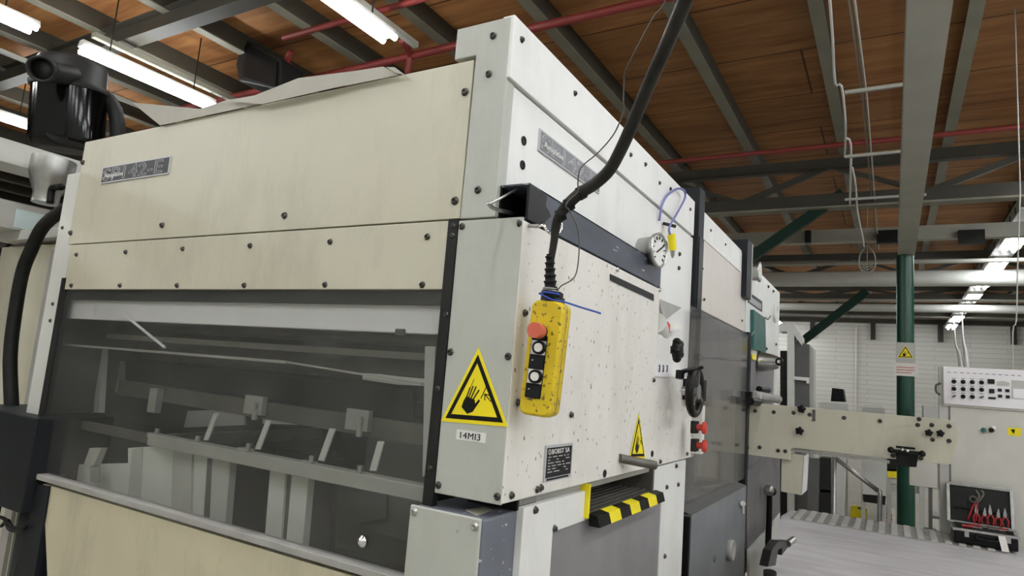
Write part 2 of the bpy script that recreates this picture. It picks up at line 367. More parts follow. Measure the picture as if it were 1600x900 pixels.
b2 = MB().bar((-2.4,.3,1.80),(-.35,.3,1.775),.03,.07,'dull_metal').build('gripper_bar', u1, .002)
for px, py in ((398,632),(560,655)):
    c = P(px,py,Y=.27); MB().box((c.x-.055,.262,c.z-.04),(c.x+.055,.285,c.z+.035),'bar_grey').cyl((c.x+.02,.262,c.z-.005),(c.x+.02,.25,c.z-.005),.014,'steel').cyl((c.x+.02,.262,c.z-.06),(c.x+.02,.262,c.z+.01),.012,'bar_grey').build('clamp', b2)
c = P(243,624,Y=.27); MB().box((c.x-.03,.255,c.z-.06),(c.x+.03,.285,c.z+.05),'bar_grey').build('clamp', b2)
MB().prism([P(*q,Y=.09) for q in ((664,541),(680,541),(673,735),(660,745))],(0,.02,0),'light_grey').build('side_bracket', u1)
MB().prism([P(*q,Y=.12) for q in ((567,583),(590,584),(620,588),(664,592),(664,603),(620,601),(585,596),(566,593))],(0,.01,0),'light_grey').build('scraped_strip', u1)
b3 = MB().box((-1.76,.08,1.604),(-.305,.13,1.652),'bar_grey').box((-2.5,.13,1.60),(-1.74,.16,1.64),'dull_metal').box((-1.76,.16,1.6),(-1.7,1.4,1.65),'dull_metal').build('front_bar', u1, .004)
for px,py in ((240,678),(303,690),(382,702),(480,722),(555,738)):
    c = P(px,py,Y=.1); MB().box((c.x-.03,.09,c.z-.014),(c.x+.03,.12,c.z+.004),'bar_grey').cyl((c.x+.015,.105,c.z),(c.x+.015,.105,c.z+.024),.011,'steel',n=6).build('bar_clamp', b3)
for a, b in (((338,646),(322,688)),((420,658),(403,702)),((520,670),(502,720)),((596,690),(583,736))):
    MB().bar(P(*a,Y=.2), P(*b,Y=.16), .006, .028, 'light_grey', up=(1,0,0)).build('finger', b3)
MB().prism([P(*q,Y=.66) for q in ((293,642),(352,640),(382,641),(382,664),(287,668))], (0,.01,0), 'panel_white').build('lit_gap_panel', u1)  # flat white panels stand in for bright lit gaps at the back
MB().prism([P(*q,Y=.66) for q in ((412,648),(486,662),(470,664),(410,662))], (0,.01,0), 'panel_white').build('lit_gap_panel', u1)
MB().box((-1.6,1.1,1.66),(-1.3,1.2,1.78),'black').prism([P(*q,Y=1.0) for q in ((400,668),(520,664),(530,715),(400,700))],(0,.05,0),'black').build('dark_mechanism', u1)
MB().box((-.95,.5,1.35),(-.60,.9,1.72),'mid_grey').build('inner_box', u1, .01)
MB().prism([P(*q,Y=.48) for q in ((546,768),(604,762),(604,808),(548,822))],(0,.003,0),'mid_grey').build('inner_label', u1, label='paper label with two printed lines')
# pale inner panels under the bar
def strip(pts, y, m, nm='inner_panel', th=.03): MB().prism([P(*q,Y=y) for q in pts], (0,th,0), m).build(nm, u1)
strip([(108,726),(200,724),(200,700),(242,697),(330,716),(320,850),(106,800)], .15, 'duct_white')
strip([(206,702),(222,699),(216,822),(196,822)], .145, 'light_grey')
strip([(270,704),(300,710),(296,840),(266,840)], .14, 'light_grey')
strip([(324,716),(332,718),(326,812),(318,812)], .13, 'mid_grey')
strip([(332,716),(360,722),(350,840),(326,840)], .13, 'light_grey')
strip([(422,734),(446,738),(438,860),(412,860)], .15, 'duct_white')
strip([(446,738),(456,740),(448,860),(438,860)], .16, 'mid_grey')
strip([(456,742),(482,748),(472,860),(446,860)], .15, 'duct_white')
strip([(140,700),(158,700),(146,728),(130,728)], .12, 'light_grey')
strip([(110,540),(160,545),(150,700),(90,700)], .5, 'dark_grey')
strip([(152,545),(160,545),(154,645),(146,645)], .3, 'duct_white')
strip([(168,552),(188,552),(186,612),(162,612)], .4, 'bar_grey')
strip([(262,570),(640,610),(640,660),(256,602)], .7, 'slate')
strip([(482,700),(520,706),(516,860),(478,852)], .6, 'dark_grey')
mb = MB()
for i in range(14): mb.cyl(P(146,731+i*1.6,Y=.1)-Vector((0.02,0,0)), P(152,731+i*1.6,Y=.1)+Vector((.02,0,0)), .004, 'bar_grey', n=8)
mb.build('spring', u1)
# left edge post with frame
MB().box((-2.66,.02,1.62),(-2.502,.05,2.83),'duct_white').box((-2.66,.05,1.3),(-2.64,1.9,2.83),'cream').build('left_post', u1, .004)
bolts(u1, [(98,356),(83,475),(79,501)], 'y', .02, .007)
MB().prism([P(*q,Y=-.02) for q in ((58,757),(76,760),(53,905),(20,905))], (0,.04,0), 'slate').box((-2.5,-.01,1.36),(-2.33,.1,1.40),'black').build('left_leg', u1)
# side gauge
g = P(1012,386,X=-.1)
gb = MB().cyl(g, g+Vector((.09,0,0)), .028, 'black', n=8).build('gauge_fitting', u1)
c = P(1030,391,X=.04); 
gx_ = Vector((1,-.16,0)).normalized(); c0 = Vector(c)-gx_*.055
gg = MB().lathe(c0,gx_,[(.060,-.03),(.062,.036),(.074,.040),(.076,.058),(.068,.062),(.066,.052)],'steel',32).build('gauge_case', gb)
gu = Vector((.16,1,0)).normalized(); gp_ = lambda a,b: c+gu*a+Vector((0,0,b))
mb = MB().lathe(c-gx_*.004,gx_,[(.066,0),(.066,.0015)],'white_plastic',32)
for i in range(11):
    a = math.radians(-45+27*i); mb.bar(gp_(math.cos(a)*.046,math.sin(a)*.046),gp_(math.cos(a)*.060,math.sin(a)*.060),.004,.004,'sign_black',up=gx_)
mb.bar(gp_(-.02,-.012),gp_(.045,.028),.005,.004,'sign_black',up=gx_).build('gauge_face', gb)
# blue air line with yellow coupling
p0 = P(1060,296,X=-.12); 
hs = thing('air_blow_hose', 'blue air hose with yellow quick coupling hanging beside the round gauge', 'hose', P(1048,352,X=-.06))
MB().tube([P(1030,345,X=-.09), P(1034,322,X=-.08), P(1043,305,X=-.07), P(1058,295,X=-.06), P(1069,298,X=-.06), P(1070,310,X=-.06), P(1058,333,X=-.06), P(1046,355,X=-.06), P(1047,368,X=-.06)], .006, 'blue_wire', 8).build('hose', hs)
a, b, c2 = P(1049,366,X=-.055), P(1051,390,X=-.055), P(1051,403,X=-.055)
MB().cyl(a, b, .020, 'yellow', n=12).build('coupling', hs); MB().lathe(b, c2-b, [(.012,0),(.015,.01),(.010,.018),(.012,.026),(.007,.034),(.005,(c2-b).length)], 'steel', 12).build('nozzle', hs)
MB().bar(P(1036,349,X=-.095), P(1056,354,X=-.04), .012, .014, 'black').build('hose_clip', hs)
# channel and wire handle
ch = MB(); x0,x1,y0,y1,z0,z1 = -.099,.0,.018,1.60,2.452,2.560
ch.box((x1-.006,y0+.07,z0),(x1,1.28,z1),'channel_grey').box((x0,y0+.0,z1-.006),(x1,1.285,z1),'channel_grey').box((x0,y0,z0),(x1-.006,1.3,z0+.006),'channel_grey')
ch.box((x0,y0+.35,z0+.006),(x1-.006,y0+.36,z1-.006),'black').box((x0,y0,z0),(x0+.006,.36,z1),'black').build('side_channel', u1, .001, label='dark scuffed steel channel along the side')
MB().prism([(x1+.0005,.02,z0+.0),(x1+.0005,.02,z1),(x1+.0005,.13,z1-.01),(x1+.0005,.125,z1-.04),(x1+.0005,.15,z1-.05),(x1+.0005,.165,z0+.045),(x1+.0005,.13,z0+.02),(x1+.0005,.13,z0)],(-.008,0,0),'black').build('channel_mouth', u1)
MB().tube([P(808,296,Y=.03), P(765,319,Y=-.10)], .004, 'steel', 8).tube([P(763,318,Y=-.10), P(772,326,Y=-.06), P(800,333,Y=.04)], .006, 'steel', 8).build('wire_handle', u1)
# white side recess furniture
rc = MB().prism([P(1030,467,X=-.02),P(1065,481,X=-.098),P(1037,502,X=-.02)],(-.01,-.005,0),'bar_grey').build('deflector', u1)
MB().lathe(P(1024,504,X=-.02),(-.1,1,-.3),[(.05,0),(.045,.10),(.03,.2)],'duct_white',18).lathe(P(1036,511,X=-.02),(-.1,1,-.3),[(.034,0),(.024,.05)],'red',14).build('beacon_cone', u1)
mb = MB().prism([P(*q,X=-.06) for q in ((1037,505),(1064,507),(1063,516),(1037,515))],(.004,0,0),'paper').build('notice_strip', u1)
hd = MB().prism([P(*q,X=.0) for q in ((1028,522),(1048,526),(1047,563),(1049,567),(1048,590),(1024,588),(1025,563),(1027,560))],(-.012,0,0),'white_plastic')
hd.prism([P(*q,X=.004) for q in ((1025,563),(1049,568),(1048,590),(1024,588))],(-.01,0,0),'panel_white')
for i in range(3): hd.text('3', P(1029+i*6,581,X=.005), (0,1,0),(0,0,1),.045,'sign_black',outline=.0015)
hd.build('counter_card', u1, label='white card holder reading 3 3 3')
def star_knob(parent, c, ax, R, name='knob', mt='black'):
    c = Vector(c); d = Vector(ax).normalized(); mb = MB().lathe(c, d, [(R*.35,0),(R*.3,R*.6),(R*.78,R*.7),(R*.78,R*1.15),(R*.4,R*1.3)], mt, 14)
    u = d.orthogonal().normalized(); v = d.cross(u)
    for i in range(5):
        a = 2*math.pi*i/5; mb.ball(c+d*R*.95+(u*math.cos(a)+v*math.sin(a))*R*.66, R*.34, mt, 10)
    return mb.build(name, parent)
star_knob(u1, P(1040,546,X=-.09), (1,0,0), .065, 'clamp_knob')
# black upright between units
MB().box((-.3,2.18,0),(-.072,2.30,3.2),'slate').box((-.072,2.19,2.0),(-.066,2.29,2.9),'black').build('black_upright', u1, .003)

# ------------------------------------------------------------ corner control box
bx = thing('guard_box', 'pale upright corner box with hand crush warning triangle and speckled right side', 'machine cabinet', (-.11,.6,1.66))
Zb, Zt = 1.659, 2.446
MB().prism([(-.0015,0,Zb),(-.0015,1.998,Zb),(-.0015,1.998,2.065),(-.0015,1.285,2.065),(-.0015,1.285,2.40),(-.0015,1.27,Zt),(-.0015,0,Zt)],(-.0965,0,0),'box_side').build('shell', bx, .004)
fb = MB().box((-.224,-.0015,Zb-.002),(-.003,.008,Zt+.008),'column_paint').box((-.222,.008,Zb),(-.098,.3,Zt-.02),'column_paint').build('front_cover', bx, .002, label='greyish front face')
bolts(fb, [(722,354),(704,550),(794,557),(685,758),(777,776)], 'y', -.002, .008)
bolts(bx, [(810,349),(820,489),(809,629),(799,774),(839,765),(845,762),(1031,721),(1021,594),(1073,709),(892,648)], 'x', 0, .008)
bolts(bx, [(964,421),(1030,453)], 'x', 0, .008, 'chrome')
for q in ((1019,709),(945,740)): MB().lathe(P(*q,X=.0),(1,0,0),[(.014,-.002),(.014,.002),(.010,.0025),(.008,-.001)],'dark_grey',14).build('round_hole', bx)
MB().prism([P(953,428,X=.0),P(1021,460,X=.0),P(1021,470,X=.0),P(953,438,X=.0)],(.002,0,0),'black').build('vent_slot', bx)
def tri(parent, A, B, C, n, name='warning_sign'):
    A,B,C,n = Vector(A),Vector(B),Vector(C),Vector(n); G = (A+B+C)/3
    sc = lambda k: [G+(q-G)*k for q in (A,B,C)]
    mb = MB().prism(sc(1), n*.001,'yellow').prism(sc(.86), n*.0016,'sign_black').prism(sc(.68), n*.0022,'yellow')
    R = (C-B).normalized(); U = (A-(B+C)/2).normalized(); s = (C-B).length
    def q(x,y): return G+R*x*s+U*y*s
    # palm, fingers, thumb, and an arrow between two edges
    mb.prism([q(-.19,-.12),(q(-.10,-.20)),q(-.02,-.17),q(.08,-.03),q(.06,-.01),q(.01,-.07),q(.0,-.02),q(-.13,.02),q(-.17,-.05)], n*.0028,'sign_black')
    for i,(fx,fy,L) in enumerate(((-.125,.0,.13),(-.093,.0,.16),(-.058,-.005,.17),(-.024,-.015,.15))):
        mb.bar(q(fx,fy)+n*.002, q(fx+.045+.012*i,fy+L-.01*i)+n*.002,.018*s,.0015,'sign_black',up=n)
    mb.bar(q(-.10,.06)+n*.002,q(-.03,.24)+n*.002,.008*s,.0012,'sign_black',up=n)
    mb.bar(q(.09,.0)+n*.002,q(.16,.15)+n*.002,.012*s,.0012,'sign_black',up=n)
    mb.bar(q(.15,.05)+n*.002,q(.24,-.03)+n*.002,.012*s,.0012,'sign_black',up=n)
    mb.bar(q(.14,.06)+n*.002,q(.15,-.02)+n*.002,.012*s,.0012,'sign_black',up=n).bar(q(.14,.06)+n*.002,q(.21,.045)+n*.002,.012*s,.0012,'sign_black',up=n)
    return mb.build(name, parent)
tri(bx, P(748,543,Y=-.002), P(689,658,Y=-.002), P(794,667,Y=-.002), (0,-1,0))
tri(bx, P(998,646,X=.0005), P(983,717,X=.0005), P(1008,716,X=.0005), (1,0,0))
a = P(714,671,Y=-.002); b = P(760,676,Y=-.002)
MB().box((a.x,-.003,a.z-.027),(b.x,-.0015,a.z),'white_plastic').text('14MI3',(a.x+.008,-.0035,a.z-.0225),(1,0,0),(0,0,1),.026,'sign_black',wscale=1.08).build('label_plate', bx)
mb = MB().box((0,.236,1.694),(.002,.432,1.803),'plate_line').box((0,.246,1.706),(.003,.424,1.795),'plate_ink')
mb.text('BOBST SA',(.0035,.275,1.776),(0,1,0),(0,0,1),.021,'white_plastic',wscale=1.32).ring((.0035,.262,1.783),(1,0,0),.007,.001,'white_plastic')
for i in range(6):
    z = 1.766-i*.009; y = .255
    while y < .41:
        L = random.uniform(.01,.04); 
        if random.random()<.6 and y+L<.42: mb.box((.003,y,z),(.0034,y+L,z+.0028),'light_grey')
        y += L+.012
mb.box((0.002,.255,1.6975),(.0031,.41,1.7035),'plate_ink').build('maker_plate', bx)
# horizontal rod under the warning sign
a = P(968,716,X=.02); b = P(1023,727,X=.085)
MB().cyl((.0,1.10,1.705),(.0,1.10,1.71),.01,'dull_metal').cyl(P(968,716,X=.0)+Vector((0,0,0)), P(1024,727,X=.10), .017, 'dull_metal', n=16).build('rod_handle', bx)
# hook with cable eye
MB().cyl(P(826,353,X=0), P(842,353,X=.03), .006, 'steel').tube([P(842,353,X=.03), P(850,352,X=.05), P(856,362,X=.065), P(866,366,X=.075), P(876,360,X=.08), P(877,350,X=.08), P(872,346,X=.07)], .0045, 'chrome', 8).build('cable_hook', bx)
# handwheel
hw = P(1086,612,X=.12)
MB().box((.0,1.72,1.955),(.09,1.83,2.06),'black').cyl((.06,hw.y,hw.z),(.125,hw.y,hw.z),.02,'steel').build('wheel_mount', bx)
w0 = MB().ring(hw,(1,0,0),.100,.019,'black',36,12)
for i in range(3):
    a = math.pi/2+2*math.pi*i/3; w0.bar(hw, hw+Vector((0,math.cos(a)*.095,math.sin(a)*.095)), .02,.035,'dull_metal',up=(1,0,0))
w0.cyl(hw-Vector((.03,0,0)), hw+Vector((.02,0,0)), .035,'steel').build('handwheel', bx)
MB().tube([P(1062,583,X=.06),P(1072,579,X=.09),P(1097,574,X=.2)], lambda t:.012-.004*t, 'black', 8).cyl(P(1062,592,X=.06),P(1063,579,X=.06),.02,'black').build('lever', bx)
sw = MB().box((.0,1.93,1.68),(.05,1.99,1.93),'duct_white').build('switch_strip', bx, .003)
for py in (667,695):
    p = P(1083,py,X=.05); MB().box((p.x-.004,p.y-.035,p.z-.03),(p.x+.02,p.y+.035,p.z+.03),'dark_grey').build('button_block', sw)
    MB().cyl(p, p+Vector((.045,0,0)), .016,'red').lathe(p+Vector((.045,0,0)),(1,0,0),[(.016,0),(.03,.003),(.03,.014),(.024,.022)],'red',18).build('stop_button', sw, label='red mushroom button')

# ------------------------------------------------------------ pendant control
def frame_at(c, nrm):
    n = Vector(nrm).normalized(); u = Vector((0,0,1)); u = (u-n*u.dot(n)).normalized(); return n, u.cross(n).normalized(), u
pc = D(852,560,1.80); n_, r_, u_ = frame_at(pc, (.13,-.99,.0)); u_ = (u_*1+r_*.055).normalized(); r_ = u_.cross(n_)
pd = thing('pendant_control', 'yellow hand control hanging on a black cable in front of the box', 'pendant control', pc-u_*.17)
def lp_(x,y,z): return pc+r_*x+u_*y+n_*z
hw_, hh_ = .048, .158
def rr(wd,ht,r,n=5):
    out=[]
    for cx,cy,a0 in ((wd-r,ht-r,0),(-wd+r,ht-r,90),(-wd+r,-ht+r,180),(wd-r,-ht+r,270)):
        for i in range(n+1):
            a=math.radians(a0+90*i/n); out.append((cx+math.cos(a)*r, cy+math.sin(a)*r))
    return out
mb = MB(); prof = [(-.040,.90),(-.036,.97),(-.004,1.0),(-.003,.985),(.000,.985),(.001,1.0),(.026,.99),(.034,.94),(.037,.86)]
lay = [[lp_(x,y,z) for x,y in rr(hw_*k,hh_*(1-(1-k)*.35),.022*k)] for z,k in prof]; N = len(lay[0])
vs = [v for L in lay for v in L]; fs = [(i*N+j, i*N+(j+1)%N, (i+1)*N+(j+1)%N, (i+1)*N+j) for i in range(len(lay)-1) for j in range(N)]
mb.add(vs, fs, 'pendant_yellow', True).add(lay[0],[list(range(N))[::-1]],'pendant_yellow').add(lay[-1],[list(range(N))],'pendant_yellow')
hb = mb.build('housing', pd)
MB().prism([lp_(x,y,-.0035) for x,y in rr(hw_*.992,hh_*.996,.022)], n_*.004, 'black').build('seam', pd)
MB().prism([lp_(x-.009,y-.025,.036) for x,y in rr(.0225,.085,.004)], n_*.004, 'black').build('button_panel', pd)
MB().cyl(lp_(-.009,.07,.036), lp_(-.009,.07,.052), .020,'black').cyl(lp_(-.009,.07,.05), lp_(-.009,.07,.088), .021,'faded_red',n=24).build('stop_button', pd, .001, label='faded red round stop button')
for i, yy in enumerate((.026,-.052)):
    MB().prism([lp_(-.009+a,yy+b,.0395) for a,b in ((-.021,-.019),(.021,-.019),(.021,.019),(-.021,.019))], n_*.002,'white_plastic').build('legend_plate', pd)
    MB().lathe(lp_(-.004,yy,.041), n_, [(.0185,0),(.0185,.014),(.013,.014),(.013,.009)],'black',22).lathe(lp_(-.004,yy,.041), n_, [(.012,0),(.012,.016)],'white_plastic',20).build('push_button', pd, label='black rimmed button with white centre')
    MB().prism([lp_(-.009+a,yy-.039+b,.0395) for a,b in ((-.020,-.017),(.020,-.017),(.020,.017),(-.020,.017))], n_*.004,'slate').box(lp_(-.02,yy-.035,.0445)-Vector((.0015,)*3), lp_(-.02,yy-.035,.0445)+Vector((.0015,)*3),'white_plastic').build('blank_cover', pd)
top = lp_(0,hh_,-.002); t2 = D(859,397,1.80); t1 = D(860,456,1.80)
MB().lathe(top-u_*.004, u_, [(.034,0),(.034,.016),(.028,.018),(.028,.03),(.02,.034)],'black',20).build('gland', pd)
ax = (t2-t1)*1.15; L = ax.length; pr_ = [(.019,0)]
for i in range(7):
    h = L*(i+.3)/7; r = .019-.0085*(i/6); pr_ += [(r,h),(r+.0025,h+.003),(r+.0025,h+.006),(r-.002,h+.008)]
pr_ += [(.0095,L)]
MB().lathe(t1-ax*.13, ax, pr_, 'black_rubber', 16).build('strain_relief', pd)
cable = [(860,412,1.80),(866,375,1.80),(868,356,1.80),(873,340,1.79),(885,322,1.77),(905,303,1.74),(930,287,1.71),(952,266,1.68),(968,238,1.64),(982,208,1.60),(1000,165,1.53),(1020,118,1.46),(1045,62,1.38),(1075,-10,1.28),(1102,-80,1.2),(1125,-180,1.12),(1145,-320,1.08)]
pts = [D(*q) for q in cable]; q = pts[-1]; pts += [q+Vector((.0,.0,h)) for h in (.3,.8,1.5,2.2,3.1)]
MB().tube(pts, lambda t: .0095+.0065*min(1,t*5), 'cable_skin', 12).build('hanging_cable', pd)
for q in ((889,320,1.76),(876,337,1.78),(908,302,1.735)):
    a = D(*q); MB().cyl(a-Vector((.006,.004,.004)), a+Vector((.006,.004,.006)), .0185,'black',n=12).build('cable_tie', pd)
MB().tube([D(*q) for q in ((1085,-250,1.28),(1065,-90,1.36),(1040,0,1.42),(1022,25,1.44),(1000,65,1.48),(977,112,1.54),(975,130,1.56),(974,160,1.58),(975,172,1.59),(960,208,1.62),(935,238,1.66),(908,262,1.70),(903,285,1.72),(903,300,1.72),(890,312,1.73),(884,322,1.73),(890,330,1.74),(902,355,1.76),(905,385,1.77),(902,420,1.77),(895,436,1.77),(878,446,1.77),(870,452,1.77),(850,452,1.77),(846,460,1.77))]
          , .0019, 'dull_metal', 6).build('safety_wire', pd, label='thin bent steel wire')
MB().tube([D(*q) for q in ((842,458,1.75),(862,468,1.745),(882,472,1.74),(910,481,1.73),(930,487,1.725),(939,490,1.72))], .0026, 'blue_plastic', 6).ring(t1-u_*.005, u_, .024,.003,'blue_plastic').build('blue_cable_tie', pd)
MB().ring(t1+u_*.008, u_, .021,.002,'steel').ring(t1+u_*.002, u_, .022,.002,'steel').build('wire_wrap', pd)

# ------------------------------------------------------------ lower cabinets
lb = thing('base_cabinet', 'low steel cabinet with pale front cover and chipped blue grey side under the corner box', 'cabinet', (-.18,.2,0))
f0, f1, f2 = P(644,787,Z=1.622), P(750,812,Z=1.622), P(825,783,Z=1.622)
bk = Vector((0,1,0))
yb = -.045
MB().box((-.272,yb,0),(-.036,yb+.012,1.622),'column_paint').build('front_cover', lb, .004)
MB().box((-.27,yb+.012,0),(-.034,.33,1.618),'blue_grey').build('body', lb, .006)
bolts(lb, [(647,799),(742,822)], 'y', yb, .009, 'steel')
MB().prism([P(*q,Z=1.6185) for q in ((727,797),(745,806),(770,797),(757,792))],(0,0,.001),'cream').build('worn_patch', lb)
MB().box((-.2,.14,1.62),(-.03,.26,1.658),'black').build('spacer', lb)

bs = thing('lower_side_housing', 'cream lower side panel with large grey inset and striped feed slot', 'machine base', (-.05,1.1,0))
mb = MB(); X0=-.012
ya, yc, yd = .150, 1.494, 1.93
mb.box((-.04,ya,0),(X0,.353,1.63),'white_side').box((-.04,.353,1.53),(X0,.60,1.63),'white_side').box((-.04,1.36,1.53),(X0,1.88,1.65),'white_side').box((-.04,yc,0),(X0,1.88,1.53),'white_side').box((-.04,.6,1.53),(X0,1.36,1.545),'white_side').box((-.06,.15,1.63),(-.03,1.9,1.66),'bar_grey')
mb.build('side_panel', bs, .002)
MB().box((-.05,.352,0),(X0-.006,yc,1.532),'panel_grey').build('grey_inset', bs)
bolts(bs, [(866,826),(1056,728),(1059,757),(1041,761),(1038,869),(836,797)], 'x', X0, .009)
sl = MB().box((-.30,.60,1.546),(-.29,1.35,1.66),'black').box((-.29,1.34,1.54),(X0,1.36,1.66),'dull_metal').box((-.29,.59,1.54),(.004,.60,1.655),'yellow').box((-.29,.60,1.545),(-.02,1.34,1.55),'dull_metal')
for i in range(9): sl.box((-.27+i*.028,.61,1.552),(-.262+i*.028,1.33,1.558),'dull_metal')
sl.build('feed_slot', bs)
mb = MB(); y = .60; k = 0
z0_,z1_ = 1.512,1.556
while y < 1.35:
    e = min(y+.108,1.352); mt = 'yellow' if k%2 else 'sign_black'
    mb.prism([(.0,y,z1_),(.034,y+.0,z1_-.006),(.040,y+.014,z0_),(.0,y+.014,z0_)],(0,e-y,0),mt); y = e; k += 1
mb.build('striped_edge', bs, label='yellow and black striped safety lip')

# ------------------------------------------------------------ second unit
u2 = thing('second_press_unit', 'middle machine unit with cream upper panel and clear side guard', 'machine', (-.4,3,0))
up2 = MB().box((-.13,2.31,2.495),(-.10,3.775,3.09),'pink_side').build('upper_panel', u2, .002)
MB().box((-.13,2.31,2.93),(-.094,3.55,3.10),'white_side').build('top_strip', u2, .002)
bolts(up2, [(1100,468),(1159,501),(1097,420),(1110,360),(1133,382),(1098,376),(1094,455)], 'x', -.095, .008)
gp = MB().box((-.12,2.33,2.03),(-.10,3.72,2.482),'panel_grey').box((-.12,2.33,1.98),(-.10,2.75,2.03),'panel_grey').box((-.12,3.45,1.98),(-.10,3.72,2.03),'panel_grey').build('grey_guard_plate', u2, .002)
MB().box((-.068,2.05,1.38),(-.06,3.74,2.47),'acrylic_side').build('side_guard', u2, label='transparent plastic guard')
MB().box((-.14,3.74,.5),(-.055,3.84,2.49),'slate').build('guard_post', u2)
inn = MB().box((-1.2,2.3,1.2),(-1.15,3.8,2.5),'mid_grey').box((-1.2,3.86,1.3),(-.12,3.9,2.5),'light_grey').box((-1.2,2.3,1.3),(-.1,3.8,1.34),'mid_grey')
inn.box((-.7,2.7,1.34),(-.35,3.5,1.6),'dull_metal').build('inner_frame', u2)
MB().prism([P(*q,X=-.15) for q in ((1104,763),(1130,758),(1140,764),(1122,775),(1112,772))],(-.05,0,0),'steel').prism([P(*q,X=-.14) for q in ((1113,768),(1128,764),(1125,772),(1115,774))],(-.02,0,0),'slate').build('inner_clamp', u2)
db = MB().box((-.10,1.98,.2),(.004,3.47,1.36),'steel_grey').box((-.11,1.955,.2),(-.0,1.98,1.352),'black')
db.prism([(.004,1.98,1.36),(.004,3.47,1.36),(-.10,3.47,1.385),(-.10,1.98,1.385)],(0,0,.004),'mid_grey').build('lower_housing', u2, .004)
MB().cyl(P(1161,787,X=.005),P(1161,787,X=.03),.018,'chrome').cyl(P(1160,802,X=.01),P(1160,789,X=.01),.014,'chrome').build('latch', u2)
kp = P(1138,859,X=.005); MB().lathe(kp,(1,0,0),[(.062,0),(.066,.02),(.062,.034),(.050,.034),(.046,.02),(0,.02)],'bar_grey',26).build('round_knob', u2)
kp = P(1116,873,X=.005); MB().lathe(kp,(1,0,0),[(.02,0),(.018,.006),(.01,.007)],'mid_grey',18).build('key_lock', u2)
MB().box((-.3,3.60,2.75),(-.06,3.80,3.2),'slate').box((-.06,3.78,2.75),(-.055,3.80,3.2),'light_grey').build('black_upright', u2)

u3 = thing('third_press_unit', 'far white machine unit with green board and dark lower side behind the cross arm', 'machine', (-.4,4.7,0))
MB().box((-.14,3.82,2.30),(-.10,5.6,3.08),'white_side').build('upper_panel', u3, .002)
MB().box((-.14,3.82,.6),(-.105,5.35,2.42),'panel_grey').box((-.14,5.35,.6),(-.098,5.6,2.42),'white_side').build('lower_panel', u3)
bolts(u3, [(1170,416),(1178,424),(1200,448),(1208,455),(1212,538),(1197,545)], 'x', -.098, .012)
MB().prism([P(*q,X=-.098) for q in ((1169,456),(1190,471),(1190,487),(1169,472))],(.006,0,0),'plate_ink').build('nameplate', u3)
mb = MB()
for i in range(7):
    a = P(1171+i*2.7,462+i*1.9,X=-.09); mb.box((-.092,a.y,a.z-.05),(-.089,a.y+.06,a.z),'plate_line')
mb.build('nameplate_letters', u3)
gc = P(1175,430,X=-.1); MB().lathe(P(1174,425,X=-.1),(1,0,0),[(.07,0),(.075,.05),(.085,.055),(.085,.07),(.07,.07)],'steel',26).build('gauge', u3)
MB().prism([P(*q,X=-.07) for q in ((1178,484),(1196,497),(1197,551),(1178,545))],(-.03,0,0),'green_plastic').build('green_board', u3)
MB().tube([P(1196,496,X=-.05),P(1200,499,X=.0),P(1204,494,X=.0)],.006,'steel',8).tube([P(1167,526,X=-.09),P(1173,524,X=-.06),P(1178,518,X=-.06)],.006,'steel',8).build('hook', u3)
MB().ring(P(1212,489,X=-.09),(1,0,0),.08,.018,'white_plastic').build('grab_handle', u3)
MB().lathe(P(1186,565,X=-.09),(1,.05,0),[(.09,0),(.07,.10),(.05,.16)],'steel',22).build('knob_base', u3)
MB().cyl(P(1190,564,X=.0),P(1217,565,X=.22),.012,'chrome').ball(P(1218,565,X=.22),.03,'black').build('knob_rod', u3)
MB().prism([P(*q,X=-.09) for q in ((1175,553),(1181,555),(1181,563),(1175,561))],(.004,0,0),'yellow').build('yellow_tag', u3)
MB().prism([P(*q,X=-.065) for q in ((1166,738),(1219,700),(1219,800),(1168,858))],(-.05,0,0),'panel_grey').build('base_panel', u3)
MB().tube([P(1202,764,X=-.03),P(1202,800,X=-.03),P(1200,860,X=-.03)],.025,'black',8).ball(P(1201,766,X=.0),.045,'steel').ball(P(1207,768,X=.0),.035,'dark_grey').build('clamp_shaft', u3)
MB().prism([P(*q,X=-.055) for q in ((1171,860),(1219,806),(1219,830),(1205,846),(1204,900),(1171,900))],(-.02,0,0),'white_side').build('base_foot', u3)

MB().prism([P(*q,X=-.07) for q in ((1163,611),(1176,611),(1178,624),(1163,622))],(.05,0,0),'black').cyl(P(1172,627,X=.0),P(1186,629,X=.0),.03,'black').build('clamp_block', u3, .004)
MB().cyl(P(1176,617,X=-.02),P(1216,624,X=.0),.036,'bar_grey').box(P(1180,622,X=-.02),P(1190,612,X=.02),'lamp_housing').cyl(P(1186,608,X=-.02),P(1200,610,X=-.02),.025,'black').build('clamp_cylinder', u3)

# ------------------------------------------------------------ cross arm
ar = thing('cross_arm', 'long cream conveyor side arm with rounded end reaching right above the deck', 'conveyor arm', (.6,3.9,1.55))
YA = 3.86
pl = [P(*q,Y=YA) for q in ((1085,622),(1160,628),(1300,640),(1440,652),(1480,655),(1491,660),(1496,672),(1497,684),(1488,722),(1484,726),(1440,722),(1240,700),(1235,702),(1235,719),(1160,709),(1085,703))]
ap = MB().prism(pl,(0,.035,0),'cream').build('arm_plate', ar, .003, label='cream plate with bolt holes')
for q in ((1180,642),(1209,644),(1240,645),(1265,648),(1319,653),(1375,658),(1436,655),(1434,664),(1456,664),(1483,666),(1457,687),(1483,689),(1216,704),(1227,705),(1395,712),(1439,716),(1187,699)):
    bolt(ap, P(*q,Y=YA), 'y', .011)
for q in ((1160,634),(1162,699)): bolt(ap, P(*q,Y=YA), 'y', .03)
for q in ((1253,639),(1250,673)): star_knob(ar, P(*q,Y=YA), (0,-1,0), .032)
